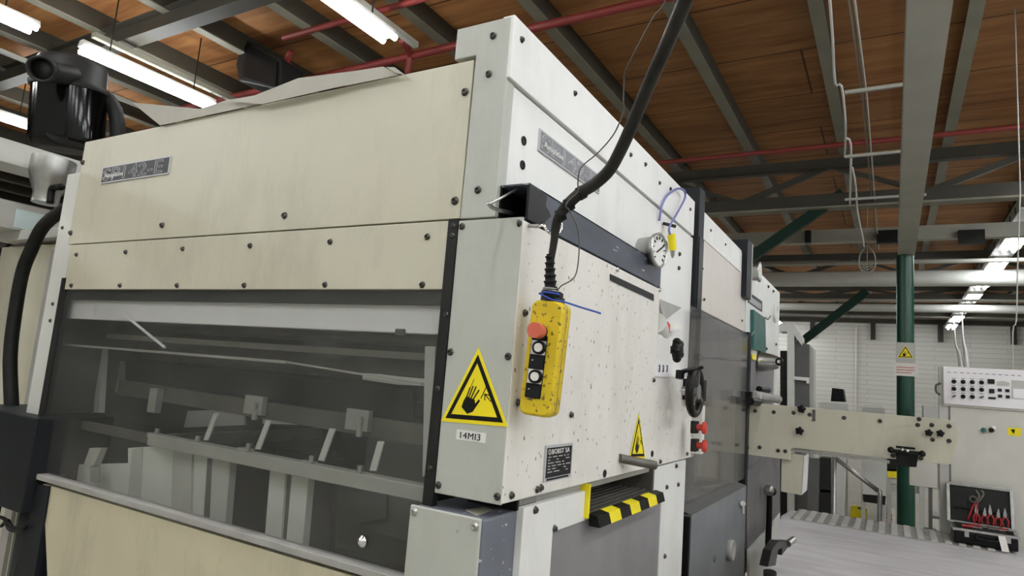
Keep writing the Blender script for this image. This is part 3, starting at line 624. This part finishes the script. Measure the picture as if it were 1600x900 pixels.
for q in ((1451,676),(1469,677)): star_knob(ar, P(*q,Y=YA), (0,-1,0), .026)
MB().prism([P(*q,Y=YA-.004) for q in ((1269,640),(1274,640),(1274,658),(1269,658))],(0,.004,0),'dull_metal').build('index_mark', ar)
rl = MB().bar(P(1235,703,Y=YA+.06),P(1390,722,Y=YA+.06),.02,.02,'steel').bar(P(1240,699,Y=YA+.12),P(1390,714,Y=YA+.12),.02,.02,'light_grey').build('slide_rail', ar)
gx = MB().prism([P(*q,Y=YA-.03) for q in ((1396,703),(1436,706),(1432,730),(1401,729),(1400,712))],(0,.05,0),'black')
gx.bar(P(1390,704,Y=YA-.05),P(1443,709,Y=YA-.05),.02,.025,'gloss_black').bar(P(1400,698,Y=YA-.06),P(1430,701,Y=YA-.06),.02,.015,'black').ball(P(1392,703,Y=YA-.06),.022,'black').ball(P(1441,709,Y=YA-.06),.022,'black').ball(P(1410,702,Y=YA-.07),.012,'chrome').ball(P(1418,704,Y=YA-.07),.012,'chrome')
gx.build('gripper', ar)
jb = thing('junction_box', 'small cream wall box with side door hanging under the cross arm', 'electrical box', P(1240,772,Y=YA+.1))
MB().prism([P(*q,Y=YA+.05) for q in ((1221,706),(1256,712),(1252,774),(1220,768))],(.0,.10,0),'cream').build('body', jb, .004)
MB().prism([P(*q,Y=YA+.045) for q in ((1256,712),(1262,711),(1259,768),(1252,774))],(.0,.10,0),'white_side').build('door', jb, .004)
MB().cyl(P(1221,712,X=-.03),P(1262,711,Y=YA+.05),.01,'white_side').build('top_rod', jb)

# ------------------------------------------------------------ deck with toolbox
dk = thing('work_platform', 'grey scratched metal work platform with aluminium tread edge', 'platform', (1.3,3.2,0))
Zd = 1.1
pts = [P(1250,797,Z=Zd),P(1480,834,Z=Zd)]
mb = MB().prism([P(1221,806,Z=Zd),P(1240,900,Z=Zd)+Vector((-.1,-.4,0)),Vector((1.2,1.0,Zd)),Vector((3.2,1.0,Zd)),Vector((3.2,4.3,Zd)),P(1236,797,Z=Zd)*1.0],(0,0,-.06),'deck_metal').build('deck_sheet', dk)
a,b,c,d = P(1250,797,Z=Zd),P(1500,836,Z=Zd),P(1500,853,Z=Zd),P(1236,812,Z=Zd)
yF, yN = 4.50, 3.98
tr = MB().box((.24,yN,Zd),(1.5,yF,Zd+.006),'tread_plate')
k = 0
x = .26
while x < 1.48:
    tr.box((x,yN+.02,Zd+.006),(x+.04,yF-.02,Zd+.012),'lamp_housing'); x += .08
tr.build('tread_strip', dk, label='ribbed aluminium edge strip')
MB().box((.3,yF-.05,0),(.36,yF,Zd-.06),'mid_grey').box((2.8,yF-.05,0),(2.86,yF,Zd-.06),'mid_grey').box((.5,1.2,0),(.56,1.26,Zd-.06),'mid_grey').box((2.8,1.2,0),(2.86,1.26,Zd-.06),'mid_grey').build('support_legs', dk)
lv = thing('black_lever', 'black bent lever arm with steel tip beside the platform corner', 'lever', P(1205,890,X=.40))
MB().prism([P(*q,X=.42) for q in ((1200,886),(1206,860),(1216,845),(1233,845),(1236,850),(1222,868),(1222,856),(1216,860),(1212,884))],(-.04,0,0),'black').build('arm', lv, .004)
MB().cyl(P(1231,850,X=.42),P(1240,843,X=.44),.018,'steel').build('tip', lv)
MB().cyl(P(1203,893,X=.40),P(1203,910,X=.40),.03,'dark_grey').build('pivot', lv)

hr = MB().tube([P(1303,714,Y=4.62),P(1372,767,Y=4.62)],.018,'steel',10,sm=False).tube([P(1372,766,Y=4.62),P(1375,772,Y=4.62),P(1374,818,Y=4.62),P(1374,1000,Y=4.62)],.018,'steel',10,k=3).tube([P(1303,712,Y=4.62),P(1301,1050,Y=4.62)],.02,'steel',10,sm=False).build('handrail', label='slanted grey steel tube handrail behind the tread strip', cat='handrail')

# toolbox
T0 = P(1492,850,Z=Zd+.011); T1 = P(1595,867,Z=Zd+.011); TW = T1.x-T0.x; ty = 4.056
tb = thing('toolbox', 'open black tool case with silver rims standing on the platform', 'toolbox', (T0.x+TW/2,ty+.15,Zd+.011))
zb_ = Zd+.011
MB().box((T0.x,ty,zb_),(T1.x,ty+.3,zb_+.085),'black').build('base', tb, .012)
MB().box((T0.x-.008,ty-.008,zb_+.085),(T1.x+.008,ty+.30,zb_+.10),'steel').box((T0.x+.015,ty+.015,zb_+.094),(T1.x-.015,ty+.28,zb_+.102),'dark_grey').build('base_rim', tb, .002)
def ld(x,z,o=0): return Vector((T0.x-.012+x*(TW+.02), ty+.30+z*.05+o, zb_+.10+z*.265))
MB().prism([ld(0,0),ld(1,0),ld(1,1),ld(0,1)],(0,.05,0),'black').build('lid', tb, .006)
mb = MB()
for a,b in (((0,0),(1,0)),((1,0),(1,1)),((1,1),(0,1)),((0,1),(0,0))): mb.bar(ld(*a,-.008),ld(*b,-.008),.022,.016,'steel',up=(0,1,0))
mb.build('lid_rim', tb, .003)
MB().prism([ld(.04,.05,-.004),ld(.96,.05,-.004),ld(.96,.95,-.004),ld(.04,.95,-.004)],(0,.003,0),'dark_grey').box((T0.x+.02,ty+.296,zb_+.2),(T1.x-.02,ty+.318,zb_+.203),'black').build('tool_board', tb)
MB().tube([(T0.x+.13,ty-.006,zb_+.075),(T0.x+.13,ty-.025,zb_+.05),(T0.x+.24,ty-.025,zb_+.05),(T0.x+.24,ty-.006,zb_+.075)],.008,'black',8,k=2).build('carry_handle', tb)
for xx in (.06,.29): MB().box((T0.x+xx,ty-.006,zb_+.05),(T0.x+xx+.025,ty,zb_+.09),'steel').build('latch', tb)
MB().prism([(T0.x+.245,ty-.012,zb_+.09),(T0.x+.285,ty-.012,zb_+.09),(T0.x+.30,ty-.05,zb_+.0),(T0.x+.26,ty-.05,zb_+.0)],(0,.001,0.001),'paper').build('paper_tag', tb)
def pliers(x, z, L, lean, label):
    t = thing('pliers', label, 'pliers', ld(x,z,-.02), 'pliers in the tool case lid'); o = ld(x,z,-.02)
    def q(a,b): return o+Vector((a+b*lean,0.01*b,b))
    MB().prism([q(-.006,L*.5),q(.006,L*.5),q(.011,L*.62),q(.007,L*.8),q(.002,L),q(-.002,L),q(-.007,L*.8),q(-.011,L*.62)],(0,-.006,0),'steel').build('jaws', t)
    for s in (-1,1): MB().tube([q(s*.004,L*.52),q(s*.018,L*.3),q(s*.012,0)],.0065,'tool_red',8,k=4).build('handle', t)
pliers(.44,.05,.13,.0,'red handled pliers, leftmost of the upright row in the case lid')
pliers(.56,.05,.115,.05,'red handled pliers, second from left in the case lid row')
pliers(.66,.05,.14,-.02,'red handled pliers, third from left in the case lid row')
pliers(.77,.05,.12,.04,'red handled pliers, fourth from left in the case lid row')
pliers(.88,.05,.13,.0,'red handled pliers, rightmost of the upright row in the case lid')
pw = thing('pipe_wrench', 'large dark grip pliers leaning diagonally inside the case lid', 'wrench', ld(.30,.1,-.02))
o = ld(.30,.1,-.022)
MB().tube([o,o+Vector((.03,0,.09)),o+Vector((.055,0,.14))],.007,'tool_red',8).tube([o+Vector((.05,0,0)),o+Vector((.055,0,.08)),o+Vector((.06,0,.14))],.007,'tool_red',8).build('handle', pw)
MB().ring(o+Vector((.035,0,.15)),(0,1,0),.02,.006,'dull_metal').tube([o+Vector((.05,0,.13)),o+Vector((.07,0,.18)),o+Vector((.05,0,.215))],.008,'dull_metal',8).tube([o+Vector((.06,0,.13)),o+Vector((.095,0,.19)),o+Vector((.085,0,.22))],.008,'dull_metal',8).build('jaws', pw)
for i,(x,y,L,a,mt) in enumerate(((.05,.06,.12,.1,'tool_red'),(.10,.16,.14,-.2,'tool_red'),(.20,.10,.13,.15,'dull_metal'),(.27,.17,.1,-.3,'tool_red'),(.30,.06,.08,.4,'black'))):
    st = thing('screwdriver', ['red screwdriver lying at the left of the open case tray','red screwdriver lying deep in the left half of the tray','grey screwdriver lying mid tray','red screwdriver lying in the right half of the tray','black screwdriver at the right front of the tray'][i], 'screwdriver', (T0.x+x,ty+y,zb_+.103), 'screwdrivers in the tool tray')
    p = Vector((T0.x+x,ty+y,zb_+.112)); d_ = Vector((math.cos(a),math.sin(a),0))
    MB().cyl(p, p+d_*L*.5, .009, mt, n=10).build('handle', st); MB().cyl(p+d_*L*.5, p+d_*L, .003, 'steel', n=8).build('blade', st)

# control console
cs = thing('control_console', 'cream control desk with white instrument panel of black knobs at far right', 'control desk', (1.9,4.7,0))
YC = 4.45
k1, k2 = P(1480,640,Y=YC), P(1476,576,Y=YC)
MB().box((1.285,YC,0),(2.6,YC+.45,2.04),'console').build('body', cs, .006)
MB().box((1.245,YC-.03,2.055),(2.6,YC-.015,2.335),'panel_white').box((1.24,YC-.015,2.04),(2.6,YC+.3,2.34),'console').build('instrument_panel', cs, .003, label='white panel with knobs and labels')
MB().box((1.215,YC,1.0),(1.275,YC+.06,2.34),'light_grey').build('side_post', cs, .003)
MB().tube([P(1470,599,Y=YC),P(1463,602,Y=YC),P(1463,612,Y=YC),P(1469,617,Y=YC)],.008,'dull_metal',8).build('grab_handle', cs)
for r in range(3):
    for q in range(4):
        p = P(1490.5+q*14.4, 596+q*.5+r*11.5, Y=YC-.03)
        if (r,q) in ((2,0),(2,3)): MB().cyl(p,p-Vector((0,.02,0)),.012,'light_grey',n=14).bar(p-Vector((.012,.022,.008)),p+Vector((.012,-.022,.008)),.008,.006,'dark_grey').build('selector_switch', cs)
        else: MB().lathe(p,(0,-1,0),[(.016,0),(.014,.014),(.011,.02),(.0,.02)],'black',16).build('knob', cs)
        MB().box((p.x-.012,p.y-.001,p.z+.022),(p.x+.012,p.y,p.z+.026),'mid_grey').build('knob_caption', cs)
for x,y,a,b in ((1548.5,596,.021,.017),(1549.5,611,.016,.016),(1550,622,.022,.008),(1562,609.5,.012,.011),(1574,610.5,.012,.011),(1562.5,619,.012,.011),(1574.5,620,.012,.011)):
    p = P(x,y,Y=YC-.03); MB().box((p.x-a,p.y-.008,p.z-b),(p.x+a,p.y,p.z+b),'dark_grey').build('display_button', cs, .002)
p = P(1567,599,Y=YC-.03); MB().prism([p+Vector((-.038,0,-.018)),p+Vector((-.038,0,.010)),p+Vector((0,0,.018)),p+Vector((.038,0,.010)),p+Vector((.038,0,-.018))],(0,-.004,0),'light_grey').build('meter', cs)
p = P(1580,594,Y=YC-.03); q = P(1599,624,Y=YC-.03); MB().box((p.x,p.y-.003,q.z),(p.x+.4,p.y,p.z),'light_grey').box((p.x+.01,p.y-.005,q.z+.005),(p.x+.39,p.y-.002,p.z-.06),'panel_white').build('diagram_frame', cs)
mb = MB()
for i in range(12):
    p = P(1483+i*10,581.5+i*.5,Y=YC-.031); mb.box((p.x-.012,p.y-.001,p.z-.002),(p.x+.01,p.y,p.z+.002),'mid_grey')
mb.build('caption_row', cs)
MB().prism([P(*q,Y=YC) for q in ((1575,668),(1596,669),(1595,682),(1574,680))],(0,-.002,0),'yellow').build('warning_label', cs)
MB().prism([P(*q,Y=YC-.003) for q in ((1579,671),(1586,671),(1584,678))],(0,-.001,0),'sign_black').build('warning_symbol', cs)
for q,mt in (((1549,672),'dark_grey'),((1552,669),'white_plastic'),((1537,672),'green_plastic')): MB().lathe(P(*q,Y=YC),(0,-1,0),[(.018,0),(.016,.02),(0,.02)],mt,14).build('push_button', cs)
MB().box((1.02,YC-.02,1.42),(1.2,YC+.1,1.70),'console').build('hanging_flap', cs, .003)

# ------------------------------------------------------------ green column, white beam
gcl = thing('green_column', 'dark green round steel column carrying the white overhead beam', 'column', (1.083,10.1,0))
MB().cyl((1.083,10.1,0),(1.083,10.1,4.35),.118,'green_paint',n=32).build('shaft', gcl)
MB().box((.955,9.97,2.52),(1.21,9.985,2.98),'light_grey').build('sign_board', gcl)
tri(gcl, (1.083,9.968,2.94),(.975,9.968,2.75),(1.19,9.968,2.75),(0,-1,0))
MB().box((.93,9.955,2.475),(1.24,9.968,2.67),'paper').box((.96,9.953,2.60),(1.20,9.955,2.61),'red').box((.96,9.953,2.56),(1.20,9.955,2.57),'red').box((.96,9.953,2.52),(1.16,9.955,2.53),'red').build('text_board', gcl)
wb = MB().box((.985,-9,4.35),(1.215,10.25,4.362),'beam_light').box((1.085,-9,4.36),(1.115,10.25,4.62),'beam_light').box((.985,-9,4.62),(1.215,10.25,4.635),'beam_light').build('overhead_beam', label='long pale grey steel beam resting on the green column', cat='beam')
# green brace and pipes
MB().bar(P(1165,408,Y=9.25),P(1318,302,Y=9.25),.1,.16,'green_dark').build('diagonal_brace', label='dark green diagonal roof brace left of the white beam', cat='brace')
MB().bar(P(1245,540,Y=16.45),P(1355,455,Y=16.45),.1,.2,'green_dark').build('diagonal_brace', label='small dark green diagonal brace above the far grey cabinets', cat='brace')
def rod(x0,y,z,x1,r,mt,name,label,cat,sq=0):
    mb = MB()
    if sq: mb.box((x0,y-r,z-sq),(x1,y+r,z+sq),mt)
    else: mb.cyl((x0,y,z),(x1,y,z),r,mt,n=14)
    return mb.build(name,label=label,cat=cat)
rod(-4,11.5,5.02,8,.08,'beam_light','cable_tray','pale cable tray crossing behind the white beam','cable tray',sq=.12)
for q in (1262,1386,1516): 
    p = P(q,368,Y=11.3); MB().box((p.x-(.05 if q<1300 else .16),11.3,p.z-.13),(p.x+(.05 if q<1300 else .2),11.42,p.z+.1),'dark_grey').build('tray_box',label={1262:'small dark clamp on the pale cable tray',1386:'dark junction box on the tray left of the white beam',1516:'dark junction box on the tray right of the white beam'}[q],cat='junction box')
rod(-4,14,5.0,9,.045,'beam_light','steam_pipe','thin pale pipe crossing just above the thick white duct','pipe')
rod(-6,16.2,5.03,10,.19,'duct_white','air_duct','thick round white duct crossing behind the green column','duct')
rod(-6,19.5,4.98,10,.035,'beam_light','thin_pipe','upper thin pale pipe below the thick white duct','pipe')
rod(-6,21,4.95,10,.12,'duct_white','lower_duct','slim white duct nearest the brick wall','duct')
rod(-9,8.0,5.5,12,.035,'red_pipe','sprinkler_pipe','red sprinkler pipe crossing the hall at mid height','pipe')
rod(-9,3.9,5.6,2.6,.045,'red_pipe','sprinkler_pipe','red sprinkler pipe crossing directly above the press','pipe')
rod(-5.3,3.2,5.75,.6,.035,'red_pipe','sprinkler_pipe','short red sprinkler pipe nearest the camera above the press','pipe')
MB().tube([P(628,62,Z=5.6),P(640,85,Z=5.6),P(637,115,Z=5.4)],.04,'red_pipe',8).build('sprinkler_branch',label='short red branch pipe just below the top centre lamp',cat='pipe')
MB().tube([P(455,80,Z=5.7),P(450,100,Z=5.6),P(480,128,Z=5.6)],.04,'red_pipe',8).build('sprinkler_branch',label='short red branch pipe beside the black speaker',cat='pipe')
# hanging grey cables near the beam
def hang(pts, z, r, label, mt='white_plastic'):
    MB().tube([P(x,y,Z=z-(y/400)*.6) for x,y in pts], r, mt, 8, k=3).build('hanging_cord', label=label, cat='cable', group='pale cords hanging left of the white beam')
hang([(1296,-10),(1301,60),(1305,130),(1315,135),(1321,190),(1321,225),(1320,245)],5.3,.012,'pale cord hanging left of the beam with a kink near its top')
hang([(1321,215),(1329,225),(1329,280),(1328,320)],5.3,.014,'pale cord ending just left of the white beam')
hang([(1332,262),(1337,290),(1340,330),(1348,370),(1350,385)],5.3,.012,'lowest pale cord running to the wire loop')
MB().tube([P(1326,-10,Z=5.0),P(1348,150,Z=5.0),P(1369,390,Z=5.0)],.010,'beam_paint',8,sm=False).tube([P(1334,-10,Z=5.0),P(1354,150,Z=5.0),P(1373,390,Z=5.0)],.010,'beam_light',8,sm=False).build('cable_conduit', label='thin twin conduit running just left of the white beam', cat='conduit')
c = P(1355,407,Y=11.9)
mb = MB().tube([c+Vector((0,0,.30)),c+Vector((-.12,0,.1)),c+Vector((-.12,0,-.13)),c+Vector((0,0,-.25)),c+Vector((.12,0,-.13)),c+Vector((.12,0,.1)),c+Vector((0,0,.30))],.012,'beam_light',6)
for k in range(3): mb.tube([c+Vector((-.1,0,-.05-.06*k)),c+Vector((0,.02,-.12-.05*k)),c+Vector((.1,0,-.05-.06*k))],.008,'beam_light',6)
mb.tube([c+Vector((0,0,6.0-c.z)),c+Vector((0,0,-.2))],.007,'beam_light',6).build('wire_loop', label='coiled pale wire loop hanging left of the green column', cat='cable')
for z,(x0,x1) in ((3,(1320,1436)),(2,(1330,1436))): pass
for py in (145,245,312):
    a = P(1320,py,Z=4.72); b = P(1448,py-12,Z=4.72); MB().bar(a,Vector((b.x,a.y,a.z)),.03,.03,'beam_light').build('beam_bracket', label={145:'highest pale rod fixed across the white beam',245:'middle pale rod fixed across the white beam',312:'lowest pale rod fixed across the white beam'}[py], cat='rod')

# ------------------------------------------------------------ lamps
def lamp(x, y, z, L, label, group='ceiling tube lamps', wd=.065):
    t = thing('tube_lamp', label, 'ceiling lamp', (x,y,z), group)
    MB().prism([(x-wd,y,z+.02),(x-wd*.6,y,z+.09),(x+wd*.6,y,z+.09),(x+wd,y,z+.02)],(0,L,0),'lamp_housing').build('housing', t)
    for q in (-.075,.075): MB().cyl((x+q,y+.03,z-.015),(x+q,y+L-.03,z-.015),.03,'tube_light',n=12).build('tube', t)
    for q in (y+.3,y+L-.3): MB().cyl((x,q,z+.08),(x,q,6),.008,'dark_grey',n=6).build('hanger', t)
for x in (-3.36,-6.8):
    for y in (19,22,25,27.6): lamp(x,y,5.2,1.6,'unseen tube lamp added beyond the press to light the far wall','added unseen lamp rows lighting the far wall',.17)  # unseen lamps added behind the press to brighten the far wall
lamp(-6.82,-.3,5.2,1.66,'tube lamp cut off by the left picture edge')
lamp(-6.77,1.76,5.2,1.64,'long tube lamp shining above the left end of the press')
lamp(-3.36,1.35,5.2,1.6,'tube lamp at the top centre near the red pipe')
lamp(-10.4,2.4,5.2,1.6,'far tube lamp low at the left picture edge')
for x in (-3.36,-6.8,-10.4):
    for y in (-6.6,-4.1,-1.9) if x > -4 else (-6.6,-4.1): lamp(x,y,5.2,1.6,'tube lamp of the rows over the near side of the hall')
for x in (.4,3.2,6.6,9.8):
    for y in (-6.6,-4.1,-1.4): lamp(x,y,5.2,1.6,'tube lamp of the rows over the near side of the hall',wd=.15)
for x in (3.2,6.6,9.8):
    for y in (1.6,5.0,8.4): lamp(x,y,5.2,1.6,'tube lamp of the rows over the right aisle',wd=.17)
for i, y in enumerate((12.6,14.8,17.2,19.6,22,24.6,27.2)):
    lamp(2.85,y,5.15,1.25,['nearest','second','third','fourth','fifth','sixth','farthest'][i]+' tube lamp of the receding row at upper right',wd=.17)
MB().box((2.66,11,5.24),(3.04,29,5.27),'lamp_housing').build('lamp_rail', label='pale reflector rail above the receding lamps at right', cat='rail')
a, b = P(145,58,Z=5.4), P(352,155,Z=5.4)
mb = MB().box((a.x-.04,a.y,5.4),(a.x+.04,b.y+.8,5.46),'beam_paint')
for k in range(14): mb.box((a.x-.02,a.y+.1+k*.16,5.395),(a.x+.02,a.y+.2+k*.16,5.4),'lamp_housing')  # pale strips stand in for lamp light coming through the slots
mb.build('slotted_rail', label='slotted grey rail just above the left tube lamp', cat='rail')
a = P(650,75,Z=5.4)
MB().box((a.x-.03,.2,5.40),(a.x+.03,a.y,5.46),'beam_light').build('slotted_rail', label='steel rail beside the top centre tube lamp', cat='rail')
MB().bar((-8.9,1.5,5.6),(-8.9,9,5.6),.06,.05,'beam_light').build('conduit', label='thin pale conduit at upper left behind the lamps', cat='conduit')

# loudspeaker
sk = thing('loudspeaker', 'black speaker box hanging below the ceiling above the press', 'speaker', P(405,140,Y=3.3))
pp = [P(*q,Y=3.3) for q in ((378,58),(440,92),(438,142),(372,126),(368,100))]
MB().prism(pp,(0,.35,0),'dark_grey').build('cabinet', sk, .02)
MB().prism([P(*q,Y=3.29) for q in ((384,70),(434,97),(432,136),(380,120))],(0,-.01,0),'black').build('grille', sk)
MB().bar(P(385,62,Y=3.45),P(384,20,Y=3.45),.03,.03,'beam_paint').build('bracket', sk)

# ------------------------------------------------------------ left background
fl = thing('air_filter', 'glossy black air filter canister with grey snorkel cap on top of the press', 'air filter', D(105,245,4.5))
K = 4.5
ft, fb_ = D(110,138,K), D(103,236,K); ax = (ft-fb_); L = ax.length
MB().lathe(fb_, ax, [(.17,0),(.20,.012),(.222,.05),(.224,.08),(.224,L*.5),(.224,L)], 'gloss_black', 40).build('canister', fl)
MB().lathe(ft-ax*.05, ax, [(.235,0),(.24,.03),(.215,.05),(.215,.17),(.19,.21),(.10,.235),(0,.24)], 'dark_grey', 32).build('cap', fl)
MB().tube([D(118,118,K-.1),D(95,115,K-.25),D(66,108,K-.45)], .066, 'dark_grey', 18).lathe(D(70,109,K-.4), D(62,107,K-.5)-D(70,109,K-.4), [(.068,0),(.080,.0),(.080,.09),(.066,.09),(.062,.02)], 'dark_grey', 22).build('inlet', fl)
MB().tube([D(150,150,K+.1),D(168,155,K+.1),D(180,175,K+.1),D(184,205,K+.1),D(180,240,K+.1)], .05, 'dark_grey', 14).build('outlet_hose', fl)
Xl = -3.6
MB().box((Xl-.25,-2,3.04),(Xl,3,3.155),'duct_white').box((Xl-.25,-2,3.015),(Xl+.015,3,3.04),'duct_white').build('cable_duct', label='white straight duct running left of the black filter', cat='duct')
MB().box((Xl-.3,-2,2.64),(Xl,2.6,2.80),'light_grey').build('side_beam', label='pale beam with a pinned notice left of the press', cat='beam')
MB().prism([P(*q,X=Xl+.006) for q in ((26,326),(72,336),(52,362),(21,354))],(-.004,0,0),'paper_blue').build('notice_sheet', label='pale printed notice on the beam at far left', cat='notice')
q = P(78,290,X=Xl+.3)
MB().lathe(P(70,318,X=Xl+.2), P(84,256,X=Xl+.2)-P(70,318,X=Xl+.2), [(.07,0),(.07,.06),(.10,.13),(.115,.18),(.115,.27)], 'steel', 22).build('metal_funnel', label='round silver duct funnel left of the front panel', cat='duct')
MB().tube([P(78,318,Y=.2),P(82,295,Y=.2),P(96,292,Y=.2)],.02,'black',8).build('black_bracket', label='small black bent bracket below the silver funnel', cat='bracket')
lc = thing('left_cabinet', 'tall cream cabinet standing behind the black hose at far left', 'cabinet', (-3.5,.5,0))
MB().box((-3.95,.3,0),(-3.12,1.2,2.56),'cream').build('body', lc, .006)
MB().box((-3.86,.24,2.58),(-3.15,1.2,2.64),'light_grey').build('top_cover', lc, .004)
MB().box((-3.28,.28,.5),(-3.20,.32,2.52),'bar_grey').build('trim_strip', lc)
hz = MB().tube([P(*q,Y=.12) for q in ((112,322),(92,333),(66,356),(48,392),(34,430),(22,500),(16,560),(18,632),(18,650))], .033, 'black_rubber', 14).build('black_hose', label='thick black hose curving down the left edge into a dark box', cat='hose')
ebx = thing('grey_electrical_box', 'dark grey electrical box at the lower left corner', 'electrical box', (-2.65,0,1.2))
MB().box((-3.1,-.06,1.245),(-2.375,.28,1.655),'slate').build('body', ebx, .005)
p = P(18,640,Y=.12); MB().cyl(p-Vector((0,0,.03)), p+Vector((0,0,.01)), .045,'steel',n=6).build('gland', ebx)
MB().box((-2.85,-.02,0),(-2.80,.05,1.25),'slate').box((-2.75,.3,.1),(-2.5,.33,1.26),'duct_white').build('stand', ebx)
MB().tube([P(*q,Y=-.04) for q in ((0,808),(8,812),(14,826),(26,830),(36,826))],.008,'black',8).tube([P(*q,Y=-.04) for q in ((2,822),(12,814),(20,824),(40,824))],.008,'black',8).box(P(0,800,Y=-.04)-Vector((0,0,.02)),P(12,812,Y=-.05),'black').build('loose_cables', ebx)

# ------------------------------------------------------------ far background machines
fm = thing('far_cabinet_machine', 'distant machine with white chamfered frame and dark grey doors beyond the press', 'machine', (-.2,8.3,0))
Yf = 8.0
def fq(pts, mt, dy, nm, th=.3): MB().prism([P(*q,Y=Yf+dy) for q in pts],(0,th,0),mt).build(nm, fm)
fq(((1218,505),(1240,505),(1253,527),(1253,540),(1241,524),(1241,880),(1230,880),(1230,518),(1218,518)),'duct_white',-.05,'frame')
fq(((1241,534),(1264,538),(1266,880),(1241,880)),'mid_grey',0,'door')
fq(((1264,538),(1271,545),(1272,880),(1266,880)),'light_grey',.05,'side_panel')
fq(((1219,548),(1229,548),(1230,880),(1219,880)),'dark_grey',.1,'dark_column')
fq(((1239,588),(1264,590),(1264,599),(1260,599),(1260,595),(1239,593)),'white_plastic',-.06,'label_row',.05)
def far(name, label, cat, parts, y):
    r = None; root = thing(name, label, cat, Vector((P(parts[0][1][0][0],parts[0][1][0][1],Y=y).x,y,0)))
    bx_ = [P(*q,Y=y) for pp_ in parts for q in pp_[1]]; zl = min(v.z for v in bx_)
    bq = [P(*q,Y=y) for q in parts[0][1]]; xa, xb = min(v.x for v in bq), max(v.x for v in bq)
    if zl > .02: MB().box((xa,y+.02,0),(xa+.06,y+.1,zl+.01),'light_grey').build('foot', root); MB().box((xb-.06,y+.02,0),(xb,y+.1,zl+.01),'light_grey').build('foot', root)
    for nm, pts, mt, th in parts: MB().prism([P(*q,Y=y) for q in pts],(0,th,0),mt).build(nm, root)
far('far_trolley','white frame trolley carrying a black drum before the brick wall','trolley',[('frame',((1280,628),(1323,631),(1325,662),(1280,662)),'duct_white',.4),('drum',((1300,606),(1317,608),(1320,628),(1298,627)),'black',.5)],12)
far('far_box','low pale metal box left of the green column','box',[('body',((1347,636),(1382,638),(1383,700),(1347,700)),'light_grey',.5),('lid',((1350,632),(1379,634),(1380,637),(1349,635)),'duct_white',.4)],12)
far('far_box','low pale metal box between the green column and the control desk','box',[('body',((1443,634),(1472,636),(1474,700),(1443,700)),'light_grey',.5)],9)
far('far_cupboard','pale blue white cupboard with dark plinth seen under the cross arm','cupboard',[('body',((1346,716),(1385,720),(1384,775),(1348,772)),'duct_white',.5),('plinth',((1348,772),(1384,775),(1383,789),(1349,784)),'dark_grey',.45)],11.3)
far('grey_frame_machine','grey upright machine frame behind the handrail','machine',[('post',((1262,718),(1281,718),(1279,812),(1262,812)),'mid_grey',.3),('plate',((1281,715),(1300,717),(1300,812),(1280,812)),'dark_grey',.3),('shelf',((1279,764),(1297,766),(1297,770),(1279,769)),'light_grey',.2),('side_post',((1304,712),(1320,714),(1318,812),(1303,812)),'light_grey',.25)],7.5)
far('black_machine','black machine block with yellow guards behind the green column','machine',[('body',((1386,712),(1443,716),(1443,738),(1386,736)),'dark_grey',.3),('yellow_guard',((1387,733),(1402,734),(1402,747),(1387,746)),'yellow',.12),('yellow_guard',((1424,735),(1443,736),(1443,749),(1424,748)),'yellow',.12)],11.5)
far('white_bench','long white bench behind the green column','bench',[('top',((1386,748),(1445,752),(1445,759),(1386,755)),'duct_white',.5),('skirt',((1386,756),(1445,760),(1445,772),(1386,768)),'light_grey',.4)],11.6)
YQ = P(1342,811,Z=0).y
yb_ = thing('yellow_crate','small yellow case on the floor beyond the tread strip','crate',P(1342,812,Y=YQ))
MB().prism([P(*q,Y=YQ) for q in ((1329,791),(1355,795),(1354,812),(1328,808))],(0,.25,0),'yellow').build('body', yb_, .02)
MB().prism([P(*q,Y=YQ-.02) for q in ((1340,792),(1349,794),(1349,797),(1340,795))],(0,.02,0),'dull_metal').build('latch', yb_)
YQ = P(1388,821,Z=0).y
sb = MB(); pts = [(1377,812),(1381,800),(1388,792),(1399,796),(1399,822),(1376,818)]
sb.prism([P(*q,Y=YQ) for q in pts],(0,.2,0),'paper')
for i in range(3): sb.prism([P(*q,Y=YQ-.02) for q in ((1382,799+i*6),(1394,804+i*6),(1394,808+i*6),(1381,803+i*6))],(0,.02,0),'faded_red')
sb.build('striped_barrier', label='red and white striped barrier left of the green column base', cat='barrier')
far('metal_rack','grey steel rack between the green column and the control desk','rack',[('post',((1451,760),(1457,760),(1457,826),(1451,826)),'bar_grey',.05),('upright',((1472,722),(1483,722),(1486,832),(1474,832)),'bar_grey',.06),('shelf',((1457,806),(1472,808),(1472,812),(1457,810)),'bar_grey',.3),('flap',((1444,722),(1472,724),(1470,765),(1444,762)),'console',.05)],5.2)

MB().cyl((P(1338,520,Y=29.9).x,29.93,0),(P(1338,520,Y=29.9).x,29.93,5.3),.03,'panel_white',n=10).build('wall_conduit', label='thin white vertical conduit on the far brick wall', cat='conduit')
for q0, yy, lbl in ((1503,26,'left of two pale cables running from the desk to the lamp row'),(1511,23,'right of two pale cables running from the desk to the lamp row')):
    a = P(q0,577,Y=4.6); b = Vector((2.8,yy,5.1)); MB().tube([a-Vector((0,0,.02)), a+(b-a)*.12+Vector((0,0,-.02)), a+(b-a)*.5+Vector((0,0,-.25)), b], .02, 'light_grey', 8).build('desk_cable', label=lbl, cat='cable')
MB().tube([P(1594,300,Y=6),P(1590,420,Y=6),P(1588,500,Y=6),P(1582,560,Y=6),Vector((P(1582,560,Y=6).x,6,0))],.006,'light_grey',6,k=4).cyl(P(1594,300,Y=6),Vector((P(1594,300,Y=6).x,6,6)),.006,'light_grey',n=6).build('drop_cable', label='pale cable dropping beside the right picture edge', cat='cable')
